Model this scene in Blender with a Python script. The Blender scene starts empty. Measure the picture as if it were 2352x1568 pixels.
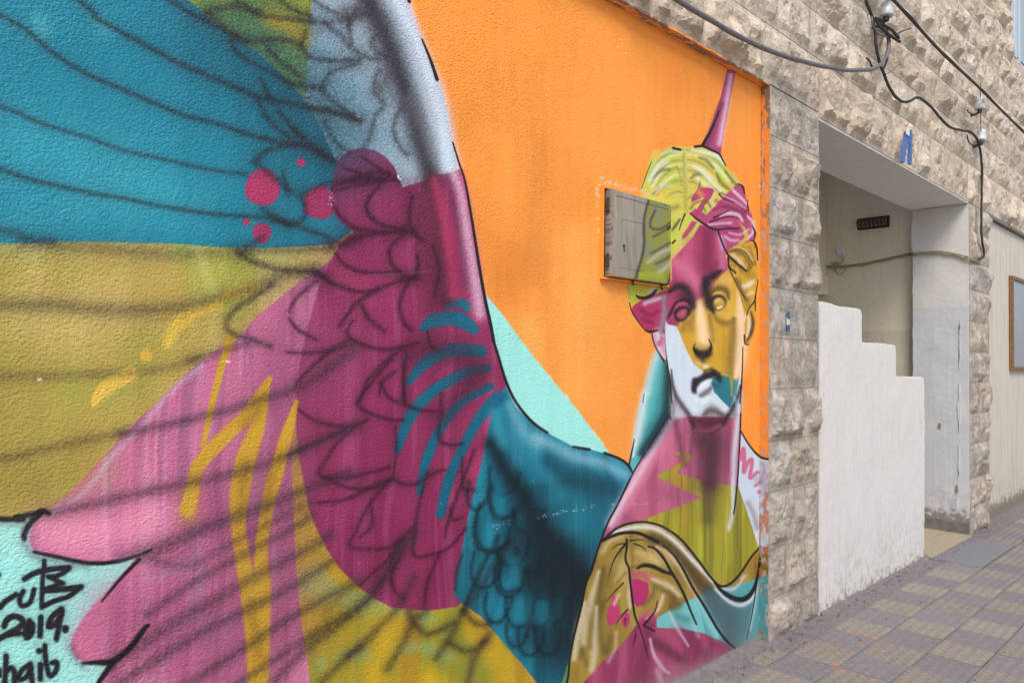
import bpy, math, random
import numpy as np
from mathutils import Matrix, Vector, noise as mn

random.seed(7)
SC = bpy.context.scene
COL = SC.collection

# ---------------------------------------------------------------- camera
F_PX, CW, CH = 1711.72, 2352.0, 1568.0           # focal length and frame size in one unit
CAM = np.array([0.0, -2.037, 1.6])
AX = np.array([[0.7129074555946053, -0.7011320330375616, 0.013297819604783552],    # right
               [0.029060018627432245, 0.010590938944196193, -0.999521559212033],   # down
               [0.700655746479681, 0.7129528064752223, 0.027925269275425706]])     # forward
cd = bpy.data.cameras.new('camera')
cam = bpy.data.objects.new('camera', cd)
COL.objects.link(cam)
R, D_, FW = AX
cam.matrix_world = Matrix(((R[0], -D_[0], -FW[0], CAM[0]), (R[1], -D_[1], -FW[1], CAM[1]),
                           (R[2], -D_[2], -FW[2], CAM[2]), (0, 0, 0, 1)))
cd.sensor_width = 36.0
cd.lens = 36.0 * F_PX / CW
cd.clip_start = 0.05
cd.clip_end = 500
SC.camera = cam

# ---------------------------------------------------------------- sky, sun, exposure
SUN_EL, SUN_AZ = math.radians(50), math.radians(222)     # azimuth clockwise from +Y
world = bpy.data.worlds.new('World')
SC.world = world
world.use_nodes = True
wn = world.node_tree
sky = wn.nodes.new('ShaderNodeTexSky')
sky.sky_type = 'NISHITA'
sky.sun_disc = False
sky.sun_elevation = SUN_EL
sky.sun_rotation = SUN_AZ
sky.air_density = 1.0
sky.dust_density = 3.0
bg = wn.nodes['Background']
bg.inputs['Strength'].default_value = 0.12
wn.links.new(sky.outputs[0], bg.inputs['Color'])
sd = bpy.data.lights.new('sun', 'SUN')
sd.energy = 1.5
sd.angle = math.radians(24)
sd.color = (1.0, 0.95, 0.88)
sun = bpy.data.objects.new('sun', sd)
COL.objects.link(sun)
sdir = Vector((math.sin(SUN_AZ) * math.cos(SUN_EL), math.cos(SUN_AZ) * math.cos(SUN_EL), math.sin(SUN_EL)))
sun.rotation_euler = sdir.to_track_quat('Z', 'Y').to_euler()
sun.location = (0, -6, 8)
SC.view_settings.view_transform = 'Standard'
SC.view_settings.look = 'None'
SC.view_settings.gamma = 1.0
SC.view_settings.use_curve_mapping = False
SC.view_settings.exposure = 0.60

# ---------------------------------------------------------------- surveying: where a sight line meets a plane
def ray(u, v):
    return AX.T @ np.array([(u - CW / 2) / F_PX, (v - CH / 2) / F_PX, 1.0])
def on_y(u, v, y=0.0):
    r = ray(u, v); t = (y - CAM[1]) / r[1]; return CAM + t * r
def on_z(u, v, z=0.0):
    r = ray(u, v); t = (z - CAM[2]) / r[2]; return CAM + t * r
def on_x(u, v, x):
    r = ray(u, v); t = (x - CAM[0]) / r[0]; return CAM + t * r
def proj(p):
    q = AX @ (np.asarray(p, float) - CAM)
    return CW / 2 + F_PX * q[0] / q[2], CH / 2 + F_PX * q[1] / q[2], q[2]
FR = {'D': (0, 0, 1), 'Q1': (0, 0, .5), 'Q2': (0, 784, .5), 'Q3': (784, 0, .5), 'Q4': (784, 784, .5),
      'H1': (1320.3, 299.4, .20833), 'H2': (1347.5, 598.9, .20833), 'H3': (1320.3, 898.3, .20833),
      'H4': (1279.4, 1157, .26216), 'S': (0, 1257.7, .19792), 'R1': (1739.5, 0, .26042),
      'R2': (1739.5, 381.1, .26042), 'R3': (1739.5, 769, .26042), 'R4': (1633.3, 1135.2, .2760), 'N': (1500.0, 639.7, .4018), 'M1': (660.1, 330.1, .66958), 'M2': (660.1, 830.3, .66958)}
def pts_of(fr, s):
    ox, oy, k = FR[fr]
    return [(ox + float(a.split()[0]) * k, oy + float(a.split()[1]) * k) for a in s.split(',')]

# ---------------------------------------------------------------- mesh helpers
def link(name, me, mat=None, parent=None, kind=None):
    o = bpy.data.objects.new(name, me)
    COL.objects.link(o)
    if mat is not None and me is not None and not me.materials:
        me.materials.append(mat)
    if parent is not None:
        o.parent = parent
    if kind:
        o['kind'] = kind
    return o
def mesh(name, vs, fs, smooth=False):
    me = bpy.data.meshes.new(name)
    me.from_pydata([tuple(map(float, v)) for v in vs], [], fs)
    if smooth:
        me.polygons.foreach_set('use_smooth', [True] * len(me.polygons))
    me.update()
    return me
def thing(name, label, cat, loc=(0, 0, 0), group=None):
    o = link(name, None)
    o.location = loc
    o.empty_display_size = 0.1
    o['label'] = label
    o['category'] = cat
    if group:
        o['group'] = group
    return o
def tag(o, label, cat, group=None):
    o['label'] = label
    o['category'] = cat
    if group:
        o['group'] = group
    return o
class MB:
    """collects shapes, becomes ONE mesh object with its origin at c (world)"""
    def __init__(s):
        s.v, s.f = [], []
    def add(s, vs, fs):
        b = len(s.v)
        s.v += [tuple(map(float, v)) for v in vs]
        s.f += [tuple(i + b for i in f) for f in fs]
    def box(s, x0, x1, y0, y1, z0, z1, b=0.0):
        if b <= 0:
            s.add([(x, y, z) for x in (x0, x1) for y in (y0, y1) for z in (z0, z1)],
                  [(0, 1, 3, 2), (4, 6, 7, 5), (0, 4, 5, 1), (2, 3, 7, 6), (0, 2, 6, 4), (1, 5, 7, 3)])
            return
        import bmesh
        bm = bmesh.new()
        bmesh.ops.create_cube(bm, size=1)
        for v in bm.verts:
            v.co = Vector((x0 + (v.co.x + .5) * (x1 - x0), y0 + (v.co.y + .5) * (y1 - y0), z0 + (v.co.z + .5) * (z1 - z0)))
        bmesh.ops.bevel(bm, geom=bm.edges[:], offset=b, segments=2, affect='EDGES', profile=.6)
        bm.verts.index_update()
        s.add([v.co[:] for v in bm.verts], [[v.index for v in f.verts] for f in bm.faces])
        bm.free()
    def tube(s, pts, r, n=8, cap=True):
        pts = [Vector(p) for p in pts]
        rs = r if isinstance(r, (list, tuple)) else [r] * len(pts)
        vs, fs, up = [], [], None
        for i, p in enumerate(pts):
            t = (pts[min(i + 1, len(pts) - 1)] - pts[max(i - 1, 0)]).normalized()
            if up is None:
                up = Vector((0, 0, 1)) if abs(t.z) < .9 else Vector((0, 1, 0))
            a = (up - t * up.dot(t)).normalized()
            up = a
            c = t.cross(a)
            for k in range(n):
                g = 2 * math.pi * k / n
                vs.append(p + (a * math.cos(g) + c * math.sin(g)) * rs[i])
        for i in range(len(pts) - 1):
            for k in range(n):
                k2 = (k + 1) % n
                fs.append((i * n + k, i * n + k2, (i + 1) * n + k2, (i + 1) * n + k))
        if cap:
            fs.append(tuple(range(n))[::-1])
            fs.append(tuple((len(pts) - 1) * n + k for k in range(n)))
        s.add(vs, fs)
    def lathe(s, prof, o, axis=(0, 0, 1), n=16):
        ax = Vector(axis).normalized()
        a = ax.orthogonal().normalized()
        c = ax.cross(a)
        o = Vector(o)
        vs, fs = [], []
        for (r, h) in prof:
            for k in range(n):
                g = 2 * math.pi * k / n
                vs.append(o + ax * h + (a * math.cos(g) + c * math.sin(g)) * r)
        for i in range(len(prof) - 1):
            for k in range(n):
                k2 = (k + 1) % n
                fs.append((i * n + k, i * n + k2, (i + 1) * n + k2, (i + 1) * n + k))
        fs.append(tuple(range(n))[::-1])
        fs.append(tuple((len(prof) - 1) * n + k for k in range(n)))
        s.add(vs, fs)
    def build(s, name, mat, parent=None, c=None, smooth=False, kind=None):
        pw = world_loc(parent) if parent is not None else Vector((0, 0, 0))
        c = Vector(c) if c is not None else sum((Vector(v) for v in s.v), Vector()) / len(s.v)
        o = link(name, mesh(name, [Vector(v) - c for v in s.v], s.f, smooth), mat, parent, kind)
        o.location = c - pw
        return o
def world_loc(o):
    p = Vector(o.location)
    while o.parent is not None:
        o = o.parent
        p += Vector(o.location)
    return p
def catmull(p, n=6, closed=False):
    p = [np.array(q, float) for q in p]
    if len(p) < 3:
        return p
    out = []
    m = len(p)
    for i in range(m if closed else m - 1):
        a = p[(i - 1) % m] if closed or i > 0 else 2 * p[0] - p[1]
        b, c = p[i], p[(i + 1) % m]
        d = p[(i + 2) % m] if closed or i + 2 < m else 2 * p[-1] - p[-2]
        for k in range(n):
            t = k / n
            out.append(.5 * ((2 * b) + (c - a) * t + (2 * a - 5 * b + 4 * c - d) * t * t + (3 * b - a - 3 * c + d) * t ** 3))
    if not closed:
        out.append(p[-1])
    return out

# ---------------------------------------------------------------- materials
def mat_new(name):
    m = bpy.data.materials.new(name)
    m.use_nodes = True
    nt = m.node_tree
    b = nt.nodes['Principled BSDF']
    return m, nt, b
def nd(nt, t, **kw):
    n = nt.nodes.new(t)
    for k, v in kw.items():
        if k in n.inputs:
            n.inputs[k].default_value = v
        else:
            setattr(n, k, v)
    return n
def noise_n(nt, vec, scale, detail=4, rough=.55):
    n = nd(nt, 'ShaderNodeTexNoise', Scale=scale, Detail=detail, Roughness=rough)
    if vec is not None:
        nt.links.new(vec, n.inputs['Vector'])
    return n.outputs['Fac']
def ramp_n(nt, fac, stops):
    r = nt.nodes.new('ShaderNodeValToRGB')
    e = r.color_ramp.elements
    while len(e) < len(stops):
        e.new(.5)
    for i, (p, c) in enumerate(stops):
        e[i].position = p
        e[i].color = (c, c, c, 1) if isinstance(c, (int, float)) else tuple(c) + (1,)
    nt.links.new(fac, r.inputs['Fac'])
    return r.outputs['Color']
def mix_n(nt, fac, a, b, mode='MIX'):
    m = nt.nodes.new('ShaderNodeMix')
    m.data_type = 'RGBA'
    m.blend_type = mode
    for s, v in ((m.inputs[0], fac), (m.inputs[6], a), (m.inputs[7], b)):
        if isinstance(v, (int, float)):
            s.default_value = v
        elif isinstance(v, (tuple, list)):
            s.default_value = tuple(v) + (1,) if len(v) == 3 else v
        else:
            nt.links.new(v, s)
    return m.outputs[2]
def math_n(nt, op, a, b=0.0, clamp=False):
    m = nt.nodes.new('ShaderNodeMath')
    m.operation = op
    m.use_clamp = clamp
    for s, v in ((m.inputs[0], a), (m.inputs[1], b)):
        if isinstance(v, (int, float)):
            s.default_value = v
        else:
            nt.links.new(v, s)
    return m.outputs[0]
def bump_n(nt, h, strength, dist, prev=None):
    b = nd(nt, 'ShaderNodeBump', Strength=strength, Distance=dist)
    nt.links.new(h, b.inputs['Height'])
    if prev is not None:
        nt.links.new(prev, b.inputs['Normal'])
    return b.outputs[0]
def pos_n(nt, scale=None):
    g = nt.nodes.new('ShaderNodeNewGeometry').outputs['Position']
    if scale is None:
        return g
    m = nt.nodes.new('ShaderNodeMapping')
    m.inputs['Scale'].default_value = scale
    nt.links.new(g, m.inputs['Vector'])
    return m.outputs[0]
def sep_n(nt, v):
    s = nt.nodes.new('ShaderNodeSeparateXYZ')
    nt.links.new(v, s.inputs[0])
    return s.outputs
def lin(c):
    c = np.asarray(c, float) / 255.0
    return tuple(np.where(c <= .04045, c / 12.92, ((c + .055) / 1.055) ** 2.4).tolist())
def plain(name, col, rough=.6, metal=0.0, var=.25, scale=30, bump=.2):
    m, nt, b = mat_new(name)
    p = pos_n(nt)
    n = noise_n(nt, p, scale, 5, .6)
    d = tuple(x * (1 - var) for x in col)
    l = tuple(min(1, x * (1 + var)) for x in col)
    nt.links.new(ramp_n(nt, n, [(.3, d), (.7, l)]), b.inputs['Base Color'])
    b.inputs['Roughness'].default_value = rough
    b.inputs['Metallic'].default_value = metal
    if bump:
        nt.links.new(bump_n(nt, n, bump, .003), b.inputs['Normal'])
    return m

# ---------------------------------------------------------------- the wall painting: spray and brush strokes laid on wall planes
def vnoise(h, w, gh, gw, rng):
    gh, gw = max(2, int(gh)), max(2, int(gw))
    g = rng.random((gh + 1, gw + 1)).astype(np.float32)
    y = np.linspace(0, gh - 1e-3, h); x = np.linspace(0, gw - 1e-3, w)
    yi, xi = y.astype(int), x.astype(int)
    fy, fx = (y - yi).astype(np.float32)[:, None], (x - xi).astype(np.float32)[None]
    fy, fx = fy * fy * (3 - 2 * fy), fx * fx * (3 - 2 * fx)
    a = g[yi][:, xi] * (1 - fx) + g[yi][:, xi + 1] * fx
    b = g[yi + 1][:, xi] * (1 - fx) + g[yi + 1][:, xi + 1] * fx
    return a * (1 - fy) + b * fy
class Canvas:
    """a rectangle of wall: axis 'y' (facade), 'x' (side of a reveal) or 'z' (underside)"""
    def __init__(s, axis, val, a0, a1, b0, b1, ppm, seed):
        s.axis, s.val, s.a0, s.a1, s.b0, s.b1 = axis, val, a0, a1, b0, b1
        s.W, s.H = int(round((a1 - a0) * ppm)), int(round((b1 - b0) * ppm))
        s.ka, s.kb = s.W / (a1 - a0), s.H / (b1 - b0)
        A = (a0 + (np.arange(s.W) + .5) / s.ka)[None, :].repeat(s.H, 0)
        B = (b0 + (np.arange(s.H) + .5) / s.kb)[:, None].repeat(s.W, 1)
        P = {'y': (A, val, B), 'x': (val, A, B), 'z': (A, B, val)}[axis]
        d = [P[i] - CAM[i] for i in range(3)]
        q = [AX[k][0] * d[0] + AX[k][1] * d[1] + AX[k][2] * d[2] for k in range(3)]
        s.U = (CW / 2 + F_PX * q[0] / q[2]).astype(np.float32)
        s.V = (CH / 2 + F_PX * q[1] / q[2]).astype(np.float32)
        s.A, s.B = A.astype(np.float32), B.astype(np.float32)
        s.img = np.zeros((s.H, s.W, 3), np.float32)
        s.rng = np.random.default_rng(seed)
        s.grain = s.rng.random((s.H, s.W)).astype(np.float32)
        g2 = vnoise(s.H, s.W, s.H / 2.2, s.W / 2.2, s.rng)
        s.grain = .55 * s.grain + .45 * g2
        s.cache = {}
    def field(s, sx, sz, seed, W=None):
        """warped, slightly slanted value noise over the window W of the canvas"""
        W = W or (slice(0, s.H), slice(0, s.W))
        A, B = s.A[W] - s.a0, s.B[W] - s.b0
        r = np.random.default_rng(seed)
        def look(P, Q):
            g = r.random((64, 64)).astype(np.float32)
            x, y = P + 100, Q + 100
            xi, yi = np.floor(x).astype(np.int32), np.floor(y).astype(np.int32)
            fx, fy = x - xi, y - yi
            fx, fy = fx * fx * (3 - 2 * fx), fy * fy * (3 - 2 * fy)
            x0, x1, y0, y1 = xi & 63, (xi + 1) & 63, yi & 63, (yi + 1) & 63
            return (g[y0, x0] * (1 - fx) + g[y0, x1] * fx) * (1 - fy) + (g[y1, x0] * (1 - fx) + g[y1, x1] * fx) * fy
        wa, wb = look(A * 3, B * 3) - .5, look(A * 3, B * 3) - .5
        P, Q = A * sx, B * sz
        P, Q = P * .97 + Q * .25 + wa * 1.3, Q * .97 - P * .09 + wb * 1.3
        return (.5 * look(P, Q) + .3 * look(P * 2.1, Q * 2.1) + .2 * look(P * 4.3, Q * 4.3)).astype(np.float32)
    def cr(s, u, v):
        r = ray(u, v)
        i = {'y': 1, 'x': 0, 'z': 2}[s.axis]
        if abs(r[i]) < 1e-6:
            return None
        t = (s.val - CAM[i]) / r[i]
        if t <= 0:
            return None
        p = CAM + t * r
        a, b = {'y': (p[0], p[2]), 'x': (p[1], p[2]), 'z': (p[0], p[1])}[s.axis]
        return (a - s.a0) * s.ka - .5, (b - s.b0) * s.kb - .5
    def win(s, u0, u1, v0, v1):
        c = [s.cr(u, v) for u in (u0, u1) for v in (v0, v1)]
        if any(q is None for q in c):
            return slice(0, s.H), slice(0, s.W)
        x0 = int(max(0, math.floor(min(q[0] for q in c)) - 1)); x1 = int(min(s.W, math.ceil(max(q[0] for q in c)) + 2))
        y0 = int(max(0, math.floor(min(q[1] for q in c)) - 1)); y1 = int(min(s.H, math.ceil(max(q[1] for q in c)) + 2))
        if x1 <= x0 or y1 <= y0:
            return None
        return slice(y0, y1), slice(x0, x1)
    def blend(s, w, al, col):
        al = al[..., None]
        s.img[w] += (np.asarray(col, np.float32) - s.img[w]) * al
    def segs(s, pts, rads, reach):
        """min over the polyline of distance / radius"""
        us = [p[0] for p in pts]; vs = [p[1] for p in pts]; m = max(rads) * reach
        W = s.win(min(us) - m, max(us) + m, min(vs) - m, max(vs) + m)
        if W is None:
            return None, None
        F = np.full((W[0].stop - W[0].start, W[1].stop - W[1].start), 1e3, np.float32)
        for i in range(max(1, len(pts) - 1)):
            a = pts[i]; b = pts[min(i + 1, len(pts) - 1)]
            m = max(rads[i], rads[min(i + 1, len(pts) - 1)]) * reach
            w = s.win(min(a[0], b[0]) - m, max(a[0], b[0]) + m, min(a[1], b[1]) - m, max(a[1], b[1]) + m)
            if w is None:
                continue
            y0, y1 = max(w[0].start, W[0].start), min(w[0].stop, W[0].stop)
            x0, x1 = max(w[1].start, W[1].start), min(w[1].stop, W[1].stop)
            if y1 <= y0 or x1 <= x0:
                continue
            U, V = s.U[y0:y1, x0:x1], s.V[y0:y1, x0:x1]
            dx, dy = b[0] - a[0], b[1] - a[1]
            L = dx * dx + dy * dy
            t = np.clip(((U - a[0]) * dx + (V - a[1]) * dy) / L, 0, 1) if L > 1e-9 else 0 * U
            d = np.hypot(U - a[0] - t * dx, V - a[1] - t * dy)
            f = d / (rads[i] + (rads[min(i + 1, len(pts) - 1)] - rads[i]) * t)
            sub = F[y0 - W[0].start:y1 - W[0].start, x0 - W[1].start:x1 - W[1].start]
            np.minimum(sub, f, out=sub)
        return W, F
    def nzmask(s, w, nz):
        sx, sz, lo, hi, seed = nz
        return np.clip((s.field(sx, sz, seed, w) - lo) / (hi - lo), 0, 1)
    def fill(s, pts, col, soft, op, nz):
        us = [p[0] for p in pts]; vs = [p[1] for p in pts]
        W = s.win(min(us) - 2 * soft, max(us) + 2 * soft, min(vs) - 2 * soft, max(vs) + 2 * soft)
        if W is None:
            return
        q = [s.cr(*p) for p in pts]
        n = len(q)
        if any(c is None for c in q):
            U, V = s.U[W], s.V[W]
            ins = np.zeros(U.shape, bool)
            for i in range(n):
                (xa, ya), (xb, yb) = pts[i], pts[(i + 1) % n]
                if ya == yb:
                    continue
                ins ^= ((ya > V) != (yb > V)) & (U < (xb - xa) * (V - ya) / (yb - ya) + xa)
            al = ins.astype(np.float32)
            if nz is not None:
                al = al * s.nzmask(W, nz)
            s.blend(W, al * op, col)
            return
        tg = np.zeros((W[0].stop - W[0].start, W[1].stop - W[1].start + 1), bool)
        for i in range(n):
            (xa, ya), (xb, yb) = q[i], q[(i + 1) % n]
            if ya > yb:
                xa, ya, xb, yb = xb, yb, xa, ya
            r0, r1 = max(W[0].start, math.ceil(ya)), min(W[0].stop - 1, math.ceil(yb) - 1)
            if r1 < r0:
                continue
            rows = np.arange(r0, r1 + 1)
            x = xa + (rows - ya) * (xb - xa) / (yb - ya)
            c = np.clip(np.ceil(x).astype(int), W[1].start, W[1].stop) - W[1].start
            tg[rows - W[0].start, c] ^= True
        ins = np.logical_xor.accumulate(tg, axis=1)[:, :-1]
        al = ins.astype(np.float32)
        w2, Fd = s.segs(list(pts) + [pts[0]], [soft] * (n + 1), 1.6)
        if w2 is not None:
            y0, y1 = max(W[0].start, w2[0].start), min(W[0].stop, w2[0].stop)
            x0, x1 = max(W[1].start, w2[1].start), min(W[1].stop, w2[1].stop)
            A = al[y0 - W[0].start:y1 - W[0].start, x0 - W[1].start:x1 - W[1].start]
            f = np.minimum(Fd[y0 - w2[0].start:y1 - w2[0].start, x0 - w2[1].start:x1 - w2[1].start], 1)
            A[:] = np.where(A > .5, .5 + .5 * f, .5 - .5 * f)
            if soft > 3:
                A[:] = np.clip(A + (s.grain[y0:y1, x0:x1] - .5) * .7 * (1 - np.abs(2 * A - 1)), 0, 1)
        if nz is not None:
            al = al * s.nzmask(W, nz)
        s.blend(W, al * op, col)
    def gauss(s, pts, rads, col, op, nz):
        W, F = s.segs(pts, rads, 2.1)
        if W is None:
            return
        al = op * np.exp(-F * F * 1.25)
        al = np.where(F > 2.1, 0, al)
        g = s.grain[W]
        al = np.clip(al + (g - .5) * 1.1 * al * (1 - al) * 1.6, 0, 1)
        if nz is not None:
            al = al * s.nzmask(W, nz)
        s.blend(W, al, col)
    def hard(s, pts, rads, col, op, soft):
        W, F = s.segs(pts, rads, 1.9)
        if W is None:
            return
        al = np.clip((1 + soft - F) / (2 * soft), 0, 1)
        al = al * al * (3 - 2 * al)
        al = np.clip(al + (s.grain[W] - .5) * 1.4 * al * (1 - al), 0, 1) * op
        s.blend(W, al, col)
    def image(s, name):
        c = np.clip(s.img, 0, 245) / 255.0
        px = np.ones((s.H, s.W, 4), np.float32)
        px[..., :3] = c
        im = bpy.data.images.new(name, s.W, s.H)
        im.pixels.foreach_set(px.ravel())
        im.update()
        im.pack()
        return im

E0, XR, ZT = 0.05, 4.085, 3.245                 # depth of the plaster field, its right edge, its top
cv_wall = Canvas('y', E0, -1.2, XR, 0.0, ZT, 400, 11)
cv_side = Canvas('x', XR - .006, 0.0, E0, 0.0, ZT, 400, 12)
cv_top = Canvas('z', ZT - .006, 0.0, XR, 0.0, E0, 400, 13)
HX0, HX1, HZ0, HZ1 = 2.60, 3.26, 1.92, 2.46
cv_frame = Canvas('y', 0.028, HX0, HX1, HZ0, HZ1, 450, 14)
cv_door = Canvas('y', 0.004, HX0, HX1, HZ0, HZ1, 500, 15)
ON = [cv_wall, cv_side, cv_top, cv_frame]
SOFT = set()
WIDE = set()
def on(*c):
    global ON
    ON = list(c)
def shape(fr, pts, smooth, closed):
    p = pts_of(fr, pts) if isinstance(pts, str) else [p for f2, q in pts for p in pts_of(f2, q)]
    return [tuple(q) for q in catmull(p, 5, closed)] if smooth else p
def widths(fr, w, n):
    k = FR[fr][2]
    w = w if isinstance(w, (list, tuple)) else (w, w)
    return list(np.interp(np.linspace(0, 1, n), np.linspace(0, 1, len(w)), w) * k * .5)
def F(fr, pts, col, soft=1.2, smooth=False, op=1.0, nz=None):
    p = shape(fr, pts, smooth, True)
    for c in ON:
        c.fill(p, col, soft, op, nz)
def G(fr, pts, w, col, op=.6, nz=None):
    if id(col) in SOFT:
        w0 = w if isinstance(w, (list, tuple)) else (w, w)
        w = [x * 4.6 for x in w0]
        for one in pts.split(';'):
            p = shape(fr, one, True, False)
            for c in ON:
                c.gauss(p, widths(fr, w, len(p)), col, op * .2, nz)
        w = [x * (2.0 if id(col) in WIDE else 1.3) for x in w0]
        op = op * (.66 if id(col) in WIDE else .84)
    else:
        w = [x * 1.42 for x in (w if isinstance(w, (list, tuple)) else (w, w))]
    for one in pts.split(';'):
        p = shape(fr, one, True, False)
        for c in ON:
            c.gauss(p, widths(fr, w, len(p)), col, op, nz)
def K(fr, pts, w, col, op=1.0, soft=.28, smooth=True):
    for one in pts.split(';'):
        p = shape(fr, one, smooth, False)
        for c in ON:
            c.hard(p, widths(fr, w, len(p)), col, op, soft)
def E(fr, cx, cy, rx, ry, col, soft=1.2, op=1.0, wob=.04, rot=0.0):
    ox, oy, k = FR[fr]
    p = []
    for i in range(28):
        a = 2 * math.pi * i / 28
        r = 1 + wob * math.sin(3 * a + cx) + wob * .6 * math.sin(5 * a + cy)
        x, y = rx * r * math.cos(a), ry * r * math.sin(a)
        p.append((ox + k * (cx + x * math.cos(rot) - y * math.sin(rot)), oy + k * (cy + x * math.sin(rot) + y * math.cos(rot))))
    for c in ON:
        c.fill(p, col, soft, op, None)

# paint colours (sRGB)
ORANGE, MINT, TEAL, LIME, PALE = (247, 150, 58), (160, 232, 222), (28, 128, 152), (168, 172, 38), (176, 192, 206)
MAG, OCH, PINK, OLIV, DARK, BLK = (146, 44, 88), (182, 158, 78), (202, 112, 148), (192, 158, 34), (50, 42, 48), (26, 22, 26)
WHITE, CHEEK, YEL = (222, 228, 238), (206, 220, 232), (214, 168, 44)

# --- background
F('D', '-9000 -9000,2600 -9000,2600 3000,-9000 3000', ORANGE)
F('D', '900 -3000,2400 -3000,2400 1568,900 1568', (252, 164, 74), 1, op=.4, nz=(1.3, .35, .42, .62, 1))
F('D', '900 -3000,2400 -3000,2400 1568,900 1568', (230, 134, 46), 1, op=.35, nz=(2.6, .5, .55, .75, 2))
G('D', '1240 330,1235 480,1230 640', 46, (200, 128, 62), .34)
G('D', '1190 600,1160 640', 90, (206, 124, 50), .4)
G('D', '1210 760,1215 980', 60, (252, 186, 104), .5)
G('D', '1330 560,1320 900', 80, (253, 182, 96), .45)
F('D', '1116 676,1157 725,1199 784,1264 866,1329 944,1400 1040,1330 1060,1140 930,1090 760', MINT, .9)
K('D', '1262 862,1268 874;1300 906,1306 916;1362 990,1372 1003;1376 1005,1386 1022', 5, (214, 226, 196), .8, .5)
F('D', '-6000 1150,130 1160,420 1350,300 1720,-6000 2600', MINT, 1)
F('D', '-6000 1150,130 1160,420 1350,300 1720,-6000 2600', (186, 242, 236), 1, op=.5, nz=(3, 2, .45, .65, 3))

# --- wing, flat fields
edge_r = [('Q1', '1880 0,1940 180,1990 310,2030 400,2060 520,2080 620,2092 700,2112 780')]
P_TEAL = [('D', '-6000 560'), ('D', '-6000 -6000'), ('D', '300 -600'), ('Q1', '860 0,900 30,960 80,1060 160,1180 240,1290 335,1390 450,1460 560,1520 690,1550 760,1600 900,1640 1060,1530 1122,1400 1132,1200 1141,1000 1136,800 1120,600 1115,400 1110,200 1114,0 1120')]
F('Q1', P_TEAL, TEAL, 1)
F('Q1', P_TEAL, (58, 164, 182), 1, op=.75, nz=(1.6, 2.2, .5, .74, 21))
F('Q1', P_TEAL, (22, 98, 122), 1, op=.6, nz=(2.2, 1.1, .5, .7, 22))
P_LIME = [('D', '300 -600'), ('D', '740 -600'), ('Q1', '1430 0,1422 120,1412 300,1405 452,1390 450,1290 335,1180 240,1060 160,960 80,900 30,860 0')]
F('Q1', P_LIME, LIME, .9)
F('Q1', P_LIME, (190, 192, 52), 1, op=.7, nz=(4, 2, .48, .68, 38))
P_PALE = [('D', '740 -600'), ('D', '820 -450')]
F('Q1', P_PALE + edge_r + [('Q1', '2060 795,2010 803,1980 820,1890 850,1850 862,1700 900,1550 760,1520 690,1460 560,1405 452,1412 300,1422 120,1430 0')], PALE, 1)
F('Q1', P_PALE, (198, 186, 194), 1, op=.7, nz=(4, 3, .5, .68, 39))
F('Q1', P_PALE, (160, 170, 182), 1, op=.6, nz=(6, 1.5, .52, .7, 40))
P_OCH = '-6000 560,0 560,100 557,200 555,300 557.5,400 560,500 568,600 570.5,700 566,765 561,812 528,806 556,782 572,735 620,690 650,560 770,440 870,330 960,240 1060,140 1165,60 1190,0 1189,-6000 1190'
F('D', P_OCH, OCH, 1.2)
F('D', P_OCH, (164, 172, 70), 1, op=.75, nz=(3.2, 1.0, .5, .68, 23))
F('D', P_OCH, (214, 186, 110), 1, op=.8, nz=(3.4, .7, .5, .66, 24))
F('D', P_OCH, (152, 136, 60), 1, op=.5, nz=(5, 2.5, .52, .7, 25))
F('D', P_OCH, (226, 208, 140), 1, op=.4, nz=(7, .9, .55, .7, 45))
left_pink = 'Q1', '1535 1180,1470 1232,1380 1292,1280 1372,1180 1452,1080 1568'
P_PINK = [left_pink, ('Q2', '1020 20,900 110,820 180,720 280,600 390,500 500,420 580,330 680,230 770,160 830,135 885,138 930,160 962,250 985,400 1015,520 1010,640 980,590 1032,520 1110,450 1190,380 1270,332 1350,324 1400,345 1450,400 1475,500 1462,508 1475,480 1530,455 1575,300 1800,1440 1800,1425 1568,1410 1450,1385 1280,1365 1080,1355 900,1345 700,1340 560,1362 270,1375 100,1400 0'), ('Q1', '1450 1370')]
F('Q2', P_PINK, PINK, 2.2)
F('Q2', P_PINK, (222, 138, 172), 1, op=.7, nz=(2.4, 1.6, .48, .7, 26))
F('Q2', P_PINK, (164, 78, 116), 1, op=.55, nz=(3.2, 1.5, .5, .7, 27))
F('Q2', P_PINK, (160, 146, 176), 1, op=.6, nz=(5, 1.0, .62, .72, 28))
F('Q2', P_PINK, (236, 190, 212), 1, op=.25, nz=(30, 1.0, .58, .7, 48))
F('Q2', P_PINK, (120, 56, 92), 1, op=.3, nz=(26, 1.0, .56, .7, 49))
P_OLI = '1362 262,1385 560,1500 930,1720 1180,2000 1235,2120 1195,2180 1240,2230 1300,2290 1360,2352 1420,2460 1570,2600 1800,1440 1800,1425 1568,1410 1450,1385 1280,1365 1080,1355 900,1345 700,1340 560'
F('Q2', P_OLI, OLIV, 1.2)
F('Q2', P_OLI, (128, 142, 52), 1, op=.8, nz=(3.4, 1.5, .46, .66, 29))
F('Q2', P_OLI, (216, 176, 40), 1, op=.6, nz=(7, .8, .5, .68, 30))
F('Q2', P_OLI, (140, 176, 130), 1, op=.7, nz=(2.6, 2.6, .62, .74, 31))
F('Q2', P_OLI, (168, 120, 30), 1, op=.5, nz=(9, .8, .55, .72, 32))
teal2_l = '755 205,720 255,695 310,672 420,652 520,622 640,592 760,572 860,552 960,527 1060,517 1150,520 1165,545 1195,640 1260,700 1330,770 1410,830 1480,900 1568,1100 1800'
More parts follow.
